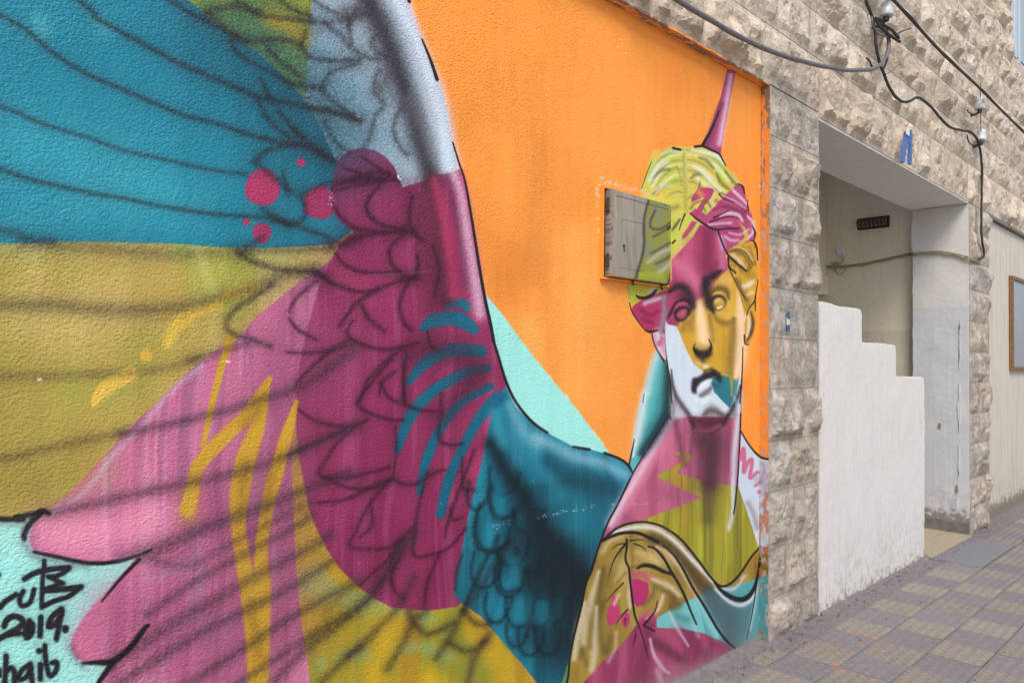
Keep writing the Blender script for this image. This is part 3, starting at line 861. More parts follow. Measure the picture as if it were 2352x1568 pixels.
# --- horn
F('Q3', '1772 318,1812 328,1792 430,1764 580,1742 712,1700 690,1664 668,1704 560,1744 440', (162, 66, 108), 1)
G('Q3', '1790 345,1766 500,1738 660', (18, 24, 26), (232, 186, 208), .85)
G('Q3', '1745 480,1700 600,1680 660', 22, (110, 40, 74), .6)
K('Q3', '1736 512,1702 590,1660 666', (5, 11, 14), BLK)

# --- head
HAIRPAL = (208, 200, 84)
F('H1', '728 650,760 540,810 430,850 340,900 285,960 240,1080 192,1220 182,1340 182,1460 212,1590 262,1665 390,1740 500,1805 590,1845 640,1700 900,1400 1050,1200 1300,1070 1440,1040 1568,700 1568,760 1100,780 760', HAIRPAL, 1.6, True)
HP = '1470 440,1500 345,1560 335,1650 350,1690 400,1710 440,1600 520,1545 620,1480 640'
F('D', HP, (222, 196, 84), 1, op=.7, nz=(14, 10, .45, .65, 61))
F('D', HP, (176, 206, 62), 1, op=.7, nz=(9, 9, .48, .66, 62))
F('D', HP, (206, 206, 150), 1, op=.5, nz=(14, 5, .55, .7, 63))
# face fields
F('H2', [('H1', '1070 1430,1150 1340,1300 1180,1380 1040,1460 1060,1560 1100,1610 1220,1660 1370,1690 1540'), ('H2', '1560 95,1450 190,1390 300,1300 392,1200 452,1150 560,1060 650,985 716,900 705,862 650,840 560,850 330,900 320,940 200')], (168, 58, 100), 1)
F('H2', [('H2', '862 650,900 704,985 716,1020 780,1060 880,1120 1020,1180 1130,1250 1190,1300 1230,1480 1260,1560 1270,1650 1310,1720 1200,1700 1568'), ('H3', '1750 285,1060 275,1070 100'), ('H2', '945 1568,920 1350,890 1150,872 1000')], CHEEK, 1)
F('H2', '1560 95,1640 250,1700 420,1735 600,1742 900,1735 1050,1700 1240,1640 1310,1560 1270,1480 1262,1400 1240,1300 1225,1250 1190,1180 1130,1120 1020,1060 880,1020 780,985 716,1060 650,1150 560,1200 452,1300 392,1390 300,1450 190', (206, 160, 44), 1)
F('H2', [('H2', '1365 1300,1480 1262,1560 1270,1652 1312,1690 1250,1640 1500'), ('H3', '1760 60,1705 185,1640 120,1530 0'), ('H2', '1400 1420')], (30, 116, 132), 1.2)
F('D', '1540 600,1620 520,1680 640,1660 680,1590 700,1570 740', (196, 88, 124), 1, op=.5, nz=(16, 8, .48, .68, 64))
F('D', '1570 745,1640 640,1700 640,1710 860,1640 870,1600 830', (226, 180, 70), 1, op=.6, nz=(18, 4, .48, .66, 65))
# modelling of the face: painted light and dark
G('H2', '1330 -300,1330 -60,1300 150', 130, (112, 28, 62), .6)
G('H2', '1480 -250,1500 -60,1490 60', 90, (206, 130, 160), .6)
G('H2', '1000 20,1120 120,1210 260', 150, (216, 124, 156), .65)
G('H2', '1150 -200,1120 -60', 120, (196, 92, 128), .5)
G('H2', '1420 40,1380 150', 80, (118, 36, 66), .6)
G('H2', '1700 330,1715 560,1700 800,1690 1050,1650 1250', (70, 110, 120, 100), (244, 208, 170), .95)
G('H2', '1500 200,1560 190', 90, (228, 180, 110), .6)
G('H2', '1622 640,1612 800,1590 1000,1560 1230', (40, 110, 130, 90), (136, 102, 34), .5)
G('H2', '1400 560,1450 650,1560 700,1640 655', (40, 60, 70, 40), (122, 92, 38), .42)
G('H2', '1350 620,1380 760,1390 900', 60, (176, 130, 30), .5)
G('H2', '1245 470,1262 650,1282 850,1300 940', (80, 96, 112, 96), (248, 214, 166), .97)
G('H2', '1180 560,1160 760', 60, (150, 112, 36), .4)
G('H2', '1060 760,1080 700,1110 680', 60, (120, 92, 40), .5)
K('H2', '1590 1180,1598 1300,1600 1490', (60, 40, 12), (176, 150, 56), .9, .5)
# brows and eyes
BD = (30, 20, 24)
G('N', '95 75,140 45,185 60,215 110,228 160', (16, 40, 46, 44, 30), BD, .9)
G('N', '150 95,190 100,215 140', 44, (70, 24, 40), .6)
G('N', '84 228,104 190,132 145,170 122,205 130,224 165', (10, 18, 20, 20, 16), BD, .92)
K('N', '116 190,128 165,152 142,182 140,200 152', (6, 12, 14, 8, 4), (186, 62, 110), 1, .45)
E('N', 164, 200, 50, 40, BD, 3, rot=-.7)
E('N', 166, 202, 35, 27, (160, 66, 92), 3, rot=-.7)
G('N', '160 205,178 190', 16, (190, 96, 118), .6)
G('N', '84 232,110 250,140 262', 18, (130, 44, 80), .5)
G('N', '205 200,215 180,222 160', 22, BD, .6)
G('N', '302 10,300 50,312 100,322 150,345 190', (30, 48, 54, 44, 16), BD, .95)
G('N', '310 10,350 -20,390 -45', (40, 40, 14), BD, .85)
G('N', '340 70,380 55,420 70,432 110', (26, 32, 30, 18), (74, 56, 34), .7)
K('N', '342 100,360 80,388 82,410 105,414 120', (5, 9, 10, 8, 4), (210, 172, 66), 1, .5)
E('N', 372, 136, 46, 44, BD, 3.5, rot=-.6)
E('N', 377, 142, 35, 33, (190, 152, 52), 3, rot=-.6)
G('N', '362 130,378 120', 18, (224, 200, 128), .8)
G('N', '350 150,356 165', 14, (100, 76, 34), .6)
G('N', '370 170,392 162', 11, (244, 234, 190), .95)
G('N', '340 200,378 246,430 250,462 226', (14, 22, 22, 14), (116, 88, 36), .42)
G('N', '380 195,420 215', 30, (224, 184, 90), .5)
# cheek, nose
G('N', '464 232,462 330,452 450,446 540', (16, 34, 40, 26), (112, 84, 32), .45)
G('N', '498 120,508 250,504 400,486 545', (30, 48, 52, 34), (240, 206, 168), .8)
G('N', '226 170,206 290', 22, (140, 104, 36), .35)
G('N', '322 210,332 290,338 352', (18, 30, 24), (146, 106, 30), .6)
G('N', '268 180,282 260,296 330,300 372', (34, 44, 52, 40), (246, 212, 168), .75)
G('N', '250 385,300 392', 34, (186, 148, 66), .6)
G('N', '238 402,262 432,290 444,318 424,330 396', (16, 26, 34, 28, 18), (28, 20, 20), .9)
G('N', '262 425,310 425', 34, (28, 20, 20), .8)
G('N', '280 455,290 482', (34, 22), (50, 40, 38), .65)
K('N', '240 372,232 396,240 420,262 446', (4, 9, 11, 4), BLK, .95, .6)
K('N', '318 345,332 378,328 408,312 430', (5, 10, 11, 5), BLK, .95, .6)
G('N', '296 498,312 508', 26, (238, 214, 186), .85)
G('N', '270 490,250 478', 20, (226, 190, 150), .6)
# mouth
G('N', '292 528,330 516,352 524', (10, 16, 12), (86, 66, 34), .85)
F('N', '221 612,228 572,240 566,264 560,292 537,318 532,344 522,372 534,388 566,380 592,366 580,350 566,322 572,296 580,270 596,252 622,246 654,226 648', BLK, 4, True, .96)
G('N', '232 585,228 640;378 545,386 585', 18, (40, 34, 40), .6)
F('N', '256 628,276 602,302 584,332 574,338 592,314 616,284 640,262 648', (228, 234, 246), 3, True)
G('N', '274 668,302 652,332 624', (22, 30, 18), (88, 80, 88), .8)
G('N', '250 690,282 700,320 680', 26, (226, 234, 244), .7)
G('N', '340 600,372 620', 20, (16, 74, 88), .6)
K('N', '448 560,450 610,446 668', (16, 12, 4), (150, 142, 64), .85, .5)
# jaw, chin and throat
F('N', '108 590,130 672,182 772,198 786,106 786', (184, 182, 192), 5, True, .9)
F('H3', '1790 30,1745 130,1690 240,1655 285,1780 285', (112, 120, 132), 5, op=.8)
G('N', '104 520,112 610,134 676,168 728,206 782,238 846', (8, 18, 24, 26, 26, 20), (58, 44, 48), .82)
G('N', '118 700,112 780', 20, (110, 104, 112), .6)
G('N', '500 610,484 676,454 736,424 786,400 830', (10, 20, 24, 26, 22), (36, 30, 36), .86)
G('N', '290 776,335 752,395 776', (24, 46, 28), (84, 66, 62), .82)
G('N', '240 740,270 775', 24, (214, 222, 232), .6)
G('N', '400 730,425 750', 26, (214, 222, 232), .5)
G('N', '270 812,340 822,410 806', (24, 44, 24), (86, 30, 52), .85)
G('N', '506 640,500 760', 14, (214, 220, 232), .7)
G('H3', '1300 310,1460 350,1640 310', (60, 120, 60), (84, 28, 50), .9)
G('H3', '1275 330,1335 410,1470 452,1600 395,1690 270', (24, 34, 40, 34, 24), (44, 20, 32), .7)
F('H3', LIMP[:1] + LIMP[1:], (60, 50, 24), 1, op=.22, nz=(40, .8, .54, .68, 44))
F('D', '1575 975,1680 968,1680 1090,1600 1050', (92, 40, 62), 6, op=.4, nz=(46, .9, .52, .68, 43))
G('H3', '1340 425,1470 440,1600 380', 40, (146, 64, 92), .7)
G('H3', '1760 60,1790 150', 36, (150, 180, 190), .6)
G('H2', '1660 1320,1640 1450', 36, (120, 160, 172), .5)
K('H2', '1722 950,1716 1200,1700 1440,1690 1568', (10, 16, 16), BLK, .95, .4)
K('H2', '850 640,858 800,872 1000,892 1150,922 1330,940 1568', (8, 10, 16, 16, 12), BLK, .95, .4)

# --- hair in detail
F('H1', '1740 640,1790 585,1850 620,1882 720,1912 850,1955 940,1988 1100,1980 1185,1900 1250,1800 1240,1770 1290,1712 1310,1640 1180,1580 1100,1450 1060,1330 985,1268 912,1330 860,1450 930,1560 820,1650 720', (178, 70, 114), 1)
F('H1', '1392 525,1382 635,1450 630,1510 640,1540 662,1502 742,1430 830,1400 905,1340 960,1310 930,1390 800,1430 738,1340 770,1288 795,1284 752,1345 650', (184, 54, 108), 1)
F('H1', '1290 1000,1350 1010,1300 1090,1230 1180,1180 1210,1185 1160', (182, 68, 112), 1.5)
F('H1', '1555 1085,1640 1080,1850 1070,1880 1240,1740 1330,1670 1350,1610 1230', (166, 62, 106), 1)
F('H1', '1810 1005,1880 1080,1920 1150,1900 1215,1850 1255,1800 1245,1870 1180,1860 1110', (206, 176, 62), 1.2)
F('H2', [('H1', '1700 1312,1800 1250,1960 1228,2002 1320,2022 1450,2026 1568'), ('H2', '1895 200,1882 300,1862 400,1790 520,1742 602,1700 420,1640 250,1562 100,1560 20')], (204, 158, 50), 1)
F('D', '1670 580,1735 560,1742 660,1715 720,1680 640', (150, 118, 40), 1, op=.7, nz=(16, 10, .46, .66, 66))
# ear, right
F('H2', '1775 560,1860 440,1866 560,1850 760,1820 860,1790 922,1745 925,1740 700', (202, 156, 48), 1)
G('H2', '1782 610,1792 700,1770 830', (20, 34, 20), (226, 226, 232), .85)
G('H2', '1812 560,1835 680,1812 800,1762 890', (14, 30, 30, 14), (58, 44, 30), .85)
K('H2', '1862 390,1852 440,1790 530,1765 600;1856 440,1862 550;1740 820,1745 910,1790 925', (18, 10), BLK, .95, .4)
# curl and lobe, left
F('H2', '455 262,560 250,760 280,860 300,870 330,700 380,620 430,510 505,462 420', (186, 178, 58), 1.2)
F('H2', '508 505,620 420,760 370,860 330,872 650,850 810,760 792,650 762,560 642,492 545', (176, 44, 92), 1.2)
F('H2', '722 800,862 800,876 1080,842 1112,782 1000,732 880', (206, 150, 176), 1)
G('H2', '640 470,740 430,850 400', (40, 50, 40), (214, 206, 220), .8)
G('H2', '845 380,852 560,830 720,800 830', (40, 50, 60, 40), (140, 136, 146), .85)
G('H2', '600 540,700 600,780 560;620 640,720 680', 40, (112, 22, 58), .6)
G('H2', '770 770,800 860', 50, (222, 222, 230), .7)
G('H2', '800 960,850 1060', 46, (228, 206, 216), .7)
G('H2', '830 860,800 920', 40, (180, 60, 100), .6)
K('H2', '472 465,500 560,560 655,620 735,660 775', (10, 16, 14, 8), BLK)
K('H2', '640 762,700 782,782 765', (16, 30, 20), BLK, 1, .5)
K('H2', '720 800,740 900,792 1010,852 1105', (14, 12, 14, 24), BLK, 1, .4)
K('H2', '545 380,580 405,650 408,720 375,765 320', (14, 34, 34, 40, 30), BLK, 1, .45)
G('H2', '700 340,750 300', 40, (206, 196, 206), .7)
K('H2', '500 200,515 260;820 270,830 310', 26, (40, 34, 34), .9, .5)
G('H2', '455 280,475 420', 26, (140, 170, 60), .7)
# strands
OD = (92, 92, 56)
OL = (104, 106, 58)
G('H1', '1195 215,1060 240,930 330,830 480;1195 330,1060 350,930 450,850 580;1190 430,1080 430,960 520,880 640;1195 560,1100 560,1000 620,900 720;1200 690,1110 680,1010 740', (16, 30, 22), OL, .36)
G('H1', '1235 215,1400 250,1560 330,1680 470;1240 320,1390 360,1540 480,1690 640;1245 440,1380 470,1500 580,1600 700;1250 560,1330 580,1420 650;1240 760,1300 720,1360 720', (16, 30, 22), OL, .36)
G('H1', '1190 270,1050 290,920 380,830 540;1190 380,1060 390,940 490,860 620;1195 490,1090 500,980 580,880 680', (14, 30, 34), (232, 236, 214), .62)
G('H1', '1240 265,1400 300,1560 400,1700 560;1245 380,1390 420,1520 530,1640 680;1245 500,1350 520,1440 600', (14, 30, 34), (236, 236, 210), .6)
G('H1', '1500 480,1640 640;1330 640,1400 720;960 700,1060 760', 60, (226, 196, 70), .5)
G('H1', '1560 640,1680 740,1820 830,1890 900;1520 880,1650 840,1790 880,1880 960;1500 1060,1640 1050,1790 1100', (16, 30, 22), (98, 28, 62), .6)
G('H1', '1640 720,1760 780,1880 860;1700 1130,1820 1150,1920 1090', (16, 28, 20), (236, 206, 222), .6)
G('H1', '1700 1340,1790 1330,1880 1400,1940 1520;1690 1420,1770 1450,1840 1560;1850 1280,1940 1360,1990 1480', (14, 26, 20), (106, 76, 32), .65)
G('H1', '1760 1290,1880 1320,1960 1430', (16, 30, 24), (240, 214, 150), .7)
G('H1', '1660 450,1740 560,1790 610;1280 525,1330 490,1390 488;860 525,950 445,1050 430;1560 470,1612 582,1702 652;860 705,930 635;1370 300,1450 330,1530 420', (20, 36, 24), OD, .65)
G('H1', '1200 260,1205 480,1215 700,1225 880', 36, (150, 150, 62), .5)
G('H1', '1120 400,1155 470,1175 600', 22, (160, 140, 70), .6)
G('H1', '1275 860,1330 800,1400 780,1450 790;1400 830,1440 890;1460 780,1500 850', 24, (110, 92, 48), .65)
G('H1', '1060 870,1130 840', 50, (120, 110, 60), .5)
G('H1', '1290 222,1450 252,1585 300,1640 370', (24, 40, 36, 20), (224, 228, 222), .85)
G('H1', '1312 392,1400 452,1500 562,1605 672', (30, 40, 36, 24), (226, 230, 220), .85)
G('H1', '1745 662,1850 762,1900 812', 30, (228, 210, 222), .85)
G('H1', '1600 942,1700 912,1800 932,1850 1002', (20, 36, 36, 20), (230, 206, 220), .85)
G('H1', '820 562,900 422,1030 342', (40, 50, 34), (214, 222, 212), .7)
G('H1', '960 260,1080 225,1180 250', 30, (212, 216, 206), .6)
G('H1', '900 660,970 620,1045 600', 40, (206, 204, 176), .7)
G('H1', '1905 950,1962 1012,1962 1122,1900 1202', (20, 34, 34, 20), (230, 206, 222), .85)
G('H1', '1660 1172,1720 1212,1802 1212;1480 1040,1600 1030,1720 1020', 28, (222, 190, 210), .75)
G('H1', '1742 1372,1802 1422,1872 1522', 34, (226, 206, 190), .8)
G('H1', '1720 1330,1800 1310,1890 1360,1960 1480', 26, (84, 68, 40), .7)
G('H1', '1560 780,1700 860,1850 900', 40, (130, 44, 82), .55)
G('H1', '1640 1290,1610 1180', 50, (222, 180, 206), .7)
G('H2', '1700 60,1760 110,1800 60', 30, (120, 92, 40), .7)
G('H2', '1720 290,1790 260,1830 230', (50, 60, 40), (236, 220, 200), .85)
G('H2', '1760 380,1820 350', 40, (230, 206, 170), .7)
G('H2', '1650 200,1720 350,1760 430', 36, (96, 76, 36), .7)
K('H1', '1325 182,1410 176,1500 216,1592 262,1632 332,1666 392', (28, 26, 20, 12), BLK)
K('H1', '1082 197,1164 214', 26, BLK)
K('H1', '735 642,770 542,802 452,850 342', (7, 9, 8, 6), BLK, .9, .4)
K('H1', '1800 588,1852 622,1872 700;1900 772,1915 882;1955 1050,1988 1130,1978 1202;1940 1218,1970 1218,2006 1300,2016 1432', (12, 22, 14), BLK)
K('H1', '1270 915,1350 982,1440 1042,1540 1092,1640 1087,1820 1076', (14, 22, 22, 12), BLK)
K('H1', '1580 1112,1622 1232,1682 1362,1782 1462,1892 1552', (18, 20, 24, 18), BLK)
K('H1', '1590 702,1642 752,1762 796;1530 966,1622 922,1702 884;1490 1012,1600 972,1720 952,1812 972;1215 922,1182 1002,1150 1102', (18, 14, 8), BLK, .95, .4)
K('H1', '1690 1402,1702 1502,1772 1570', (22, 18), BLK)
K('H2', '1560 60,1620 190,1690 330,1750 415', (14, 10, 8), BLK, .9, .4)
K('H2', '1890 210,1872 330,1856 420', (10, 14), BLK, .9, .4)
G('H1', '1075 1100,1110 1050,1160 980', (20, 30, 16), (66, 62, 56), .8)
K('H1', '1075 1245,1105 1215', 20, BLK)

# --- signature and date, lower left
on(cv_wall)
for w, p in ((54, '0 690,60 622,186 540'), (50, '272 500,228 590,242 662,300 664,360 610,396 480'), (44, '515 150,502 300,492 450,485 690'),
             (54, '282 360,400 292,560 250,800 226'), (46, '800 240,700 310,570 340'), (48, '560 330,730 410'), (42, '730 412,620 440,520 480'),
             (58, '505 492,700 482,940 452'), (50, '940 452,800 560,640 612,492 680'), (60, '48 905,90 822,170 792,250 822,262 880,180 950,60 1012,-40 1070'),
             (48, '60 1012,240 990'), (64, '345 850,302 960,312 1035,366 980,376 890'), (54, '475 800,465 1020'),
             (56, '712 705,602 800,562 910,640 880,720 762'), (54, '722 720,690 880,655 1055'), (64, '762 930,758 948'),
             (54, '72 1250,66 1400,50 1620'), (54, '70 1432,130 1392,168 1440,166 1620'), (50, '352 1345,252 1420,216 1520,300 1500,362 1382'),
             (52, '352 1345,376 1600'), (58, '452 1190,458 1194'), (54, '470 1350,470 1520'), (50, '520 1130,532 1300,562 1450,592 1482,650 1422,660 1325,602 1332'),
             (30, '-4 1400,2 1490'), (20, '-6 290,0 330')):
    K('S', p, w * 1.2, BLK, 1, .22)
    G('S', p, w * 2.1, (60, 66, 70), .16)

# --- wear: chips, scratches, roller streaks
def specks(pts, n, spread, size, col, seed):
    r = random.Random(seed)
    p = pts_of('D', pts)
    for i in range(n):
        k = r.randrange(max(1, len(p) - 1)); t = r.random()
        a, b = p[k], p[min(k + 1, len(p) - 1)]
        x = a[0] + (b[0] - a[0]) * t + r.gauss(0, spread); y = a[1] + (b[1] - a[1]) * t + r.gauss(0, spread)
        rr = size * (.5 + r.random())
        for c in ON:
            c.hard([(x, y), (x + r.gauss(0, rr), y + r.gauss(0, rr))], [rr, rr * .6], col, .85, .4)
specks('1422 90,1440 130', 26, 9, .9, (246, 206, 160), 1)
specks('1080 10,1180 30,1330 60', 60, 26, .7, (240, 190, 130), 2)
specks('1240 150,1245 180,1250 240', 22, 8, .8, (246, 200, 150), 3)
specks('1150 158,1150 162', 3, 2, 1.4, (240, 226, 206), 4)
specks('1130 1205,1180 1200', 16, 3, .9, (206, 220, 220), 5)
specks('1230 1188,1365 1160', 40, 2.5, .9, (210, 222, 222), 6)
specks('1400 1158,1520 1155', 26, 1.6, .8, (220, 200, 210), 7)
specks('512 828,532 830', 8, 2, 1.6, (226, 216, 214), 8)
specks('86 870,92 872', 5, 1.6, 2.0, (226, 222, 206), 9)
specks('915 404,918 412', 6, 2, 1.5, (206, 220, 232), 10)
specks('762 440,760 470', 16, 4, 1.3, (170, 170, 206), 11)
specks('700 0,640 320,540 700', 22, 60, .8, (180, 200, 206), 12)
specks('640 1400,900 1300,1300 1300', 40, 80, .7, (196, 186, 186), 13)
specks('1376 420,1372 450,1374 500,1378 590', 20, 2.4, 2.0, (230, 200, 176), 14)
specks('1378 410,1420 424,1460 436,1500 452', 60, 3.2, 1.6, (206, 190, 172), 15)
specks('1752 210,1750 330,1748 420,1752 600', 40, 2.4, 1.7, (214, 196, 182), 16)
K('Q1', '1690 1262,1850 1256,1990 1244', 4, (150, 90, 120), .6, .6)
on(cv_wall)
F('D', '-9000 -9000,2600 -9000,2600 3000,-9000 3000', (255, 255, 255), 1, op=.02, nz=(30, 2, .4, .7, 70))
F('D', '-9000 -9000,2600 -9000,2600 3000,-9000 3000', (40, 36, 36), 1, op=.03, nz=(26, 1.6, .45, .75, 71))
# bare patches on the edges of the plaster field
on(cv_side)
s_ = cv_side
w_ = (slice(0, s_.H), slice(0, s_.W))
s_.blend(w_, np.clip((s_.field(40, 9, 80) - .52) / .06, 0, 1) * np.clip((s_.B - 2.3) / .3, 0, 1) * .95, (146, 120, 104))
s_.blend(w_, np.clip((s_.field(70, 30, 81) - .6) / .05, 0, 1) * .9, (190, 172, 178))
s_.blend(w_, np.clip((s_.field(60, 20, 82) - .52) / .06, 0, 1) * np.clip((1.05 - s_.B) / .2, 0, 1) * .8, (196, 118, 80))
s_.img *= .9  # shade of the side reveal, darkened evenly into its painted colours
on(cv_top)
s_ = cv_top
w_ = (slice(0, s_.H), slice(0, s_.W))
s_.blend(w_, np.clip((s_.field(5, 50, 83) - .47) / .06, 0, 1) * .95, (140, 122, 108))
s_.blend(w_, np.clip((s_.field(30, 60, 84) - .62) / .05, 0, 1) * .9, (206, 190, 176))

# --- the meter door: grey paint, with the hair of the figure carried across it
on(cv_door)
F('D', '-9000 -9000,2600 -9000,2600 3000,-9000 3000', (146, 138, 126))
F('D', '1350 400,1560 400,1560 700,1350 700', (124, 120, 112), 1, op=.6, nz=(40, 5, .45, .65, 90))
F('D', '1350 400,1560 400,1560 700,1350 700', (168, 160, 146), 1, op=.5, nz=(30, 3, .5, .7, 91))
F('H1', '820 770,900 770,1000 800,1080 850,1085 1700,640 1800,690 1568,740 1400,770 1230,762 1100,772 950', (134, 138, 58), 1.4)
F('H1', '820 770,900 770,1000 800,1080 850,1085 1700,640 1800,690 1568,740 1400,770 1230,762 1100,772 950', (128, 130, 104), 1, op=.8, nz=(14, 10, .42, .6, 92))
G('H1', '700 1600,800 1590,950 1600', 70, (150, 164, 30), .8)
G('H1', '1050 1000,1058 1200', 40, (160, 170, 30), .7)
G('H1', '812 780,772 952,764 1100,770 1230,742 1400,680 1600,650 1720', (20, 26, 24, 34), (62, 56, 60), .85)
G('H1', '892 882,842 992,842 1066,920 1092,1012 1052,1062 1000', 22, (70, 64, 70), .85)
K('H1', '1030 1082,1066 1050', 30, BLK)
G('H1', '872 1172,962 1122,1064 1062;852 1352,962 1292,1064 1232;900 1470,1000 1420,1064 1370', 24, (72, 66, 64), .7)
G('H1', '812 1452,950 1352,1064 1300;930 1560,1000 1520,1064 1450', 40, (186, 184, 182), .6)
G('H1', '1000 1760,1040 1660,1066 1580', 30, (56, 44, 52), .8)
K('H1', '450 690,455 830,462 970', 6, (236, 150, 90), .9, .5)
specks('1404 430,1500 452,1541 476', 40, 2.2, 1.5, (92, 88, 82), 93)
specks('1404 450,1402 630', 30, 2, 1.6, (104, 100, 96), 94)
specks('1400 630,1470 645', 30, 2, 1.8, (196, 130, 70), 95)

# ---------------------------------------------------------------- materials of the place
def painted(name, cv, rough=.5, bscale=1.0, spec=.26):
    im = cv.image(name)
    m, nt, b = mat_new(name)
    p = pos_n(nt)
    xyz = sep_n(nt, p)
    ia, ib = {'y': (0, 2), 'x': (1, 2), 'z': (0, 1)}[cv.axis]
    cx = nt.nodes.new('ShaderNodeCombineXYZ')
    for k, (i, a0, a1) in enumerate(((ia, cv.a0, cv.a1), (ib, cv.b0, cv.b1))):
        v = math_n(nt, 'DIVIDE', math_n(nt, 'SUBTRACT', xyz[i], a0), a1 - a0)
        nt.links.new(v, cx.inputs[k])
    t = nd(nt, 'ShaderNodeTexImage', image=im, extension='EXTEND', interpolation='Cubic')
    nt.links.new(cx.outputs[0], t.inputs['Vector'])
    nt.links.new(t.outputs['Color'], b.inputs['Base Color'])
    b.inputs['Roughness'].default_value = rough
    b.inputs['Specular IOR Level'].default_value = spec
    if bscale > 0:
        lump = noise_n(nt, pos_n(nt, (1, 1, 1.15)), 150, 1.5, .5)
        fine = noise_n(nt, p, 330, 2, .5)
        wave = noise_n(nt, pos_n(nt, (1, 1, .7)), 7, 3, .5)
        amt = ramp_n(nt, noise_n(nt, p, 3.2, 3, .6), [(.3, .45), (.7, 1.0)])
        h = math_n(nt, 'ADD', math_n(nt, 'MULTIPLY', fine, .35), lump)
        h = math_n(nt, 'MULTIPLY', h, amt)
        n1 = bump_n(nt, wave, .18 * bscale, .03)
        nt.links.new(bump_n(nt, h, .9 * bscale, .0058, n1), b.inputs['Normal'])
        rr = ramp_n(nt, noise_n(nt, p, 2.5, 4, .6), [(.3, rough - .1), (.7, rough + .12)])
        nt.links.new(rr, b.inputs['Roughness'])
    return m
M_WALL = painted('mural_paint', cv_wall)
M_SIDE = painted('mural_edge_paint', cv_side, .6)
M_TOP = painted('mural_top_paint', cv_top, .6)
M_FRAME = painted('meter_frame_paint', cv_frame, .5, .35)
M_DOOR = painted('meter_door_paint', cv_door, .45, .2)

def stone_mat(name, dark, mid, light, grey):
    m, nt, b = mat_new(name)
    p = pos_n(nt)
    oi = nt.nodes.new('ShaderNodeObjectInfo').outputs['Random']
    n1 = noise_n(nt, p, 7, 5, .6)
    n2 = noise_n(nt, p, 38, 6, .65)
    n3 = noise_n(nt, pos_n(nt, (1.2, 1.2, .35)), 16, 4, .6)
    f = math_n(nt, 'ADD', math_n(nt, 'MULTIPLY', n1, .55), math_n(nt, 'MULTIPLY', n2, .45))
    c = ramp_n(nt, f, [(.30, dark), (.5, mid), (.68, light)])
    c = mix_n(nt, ramp_n(nt, n3, [(.48, 0.0), (.7, .5)]), c, grey)
    chip = ramp_n(nt, noise_n(nt, pos_n(nt, (1.3, 1.3, 1)), 5.5, 4, .62), [(.54, 0.0), (.61, .55)])
    c = mix_n(nt, chip, c, light)
    v = ramp_n(nt, oi, [(0, .9), (1, 1.07)])
    c = mix_n(nt, 1.0, c, v, 'MULTIPLY')
    warm = ramp_n(nt, math_n(nt, 'FRACT', math_n(nt, 'MULTIPLY', oi, 7.31)), [(0, (1.03, .995, .95)), (1, (.97, 1.0, 1.02))])
    c = mix_n(nt, 1.0, c, warm, 'MULTIPLY')
    pits = ramp_n(nt, noise_n(nt, p, 90, 4, .7), [(.28, .45), (.42, 1.0)])
    c = mix_n(nt, 1.0, c, pits, 'MULTIPLY')
    nt.links.new(c, b.inputs['Base Color'])
    b.inputs['Roughness'].default_value = .85
    b.inputs['Specular IOR Level'].default_value = .25
    h = math_n(nt, 'ADD', math_n(nt, 'MULTIPLY', n2, .8), math_n(nt, 'MULTIPLY', noise_n(nt, p, 140, 4, .7), .4))
    nt.links.new(bump_n(nt, h, .75, .013), b.inputs['Normal'])
    return m
M_STONE = stone_mat('limestone_warm', lin((154, 142, 129)), lin((192, 179, 163)), lin((220, 208, 194)), lin((162, 153, 144)))
M_STONE2 = stone_mat('limestone_grey', lin((128, 121, 113)), lin((160, 152, 142)), lin((206, 194, 182)), lin((138, 133, 128)))
M_MORTAR = plain('mortar', lin((184, 170, 150)), .9, 0, .18, 22, .3)

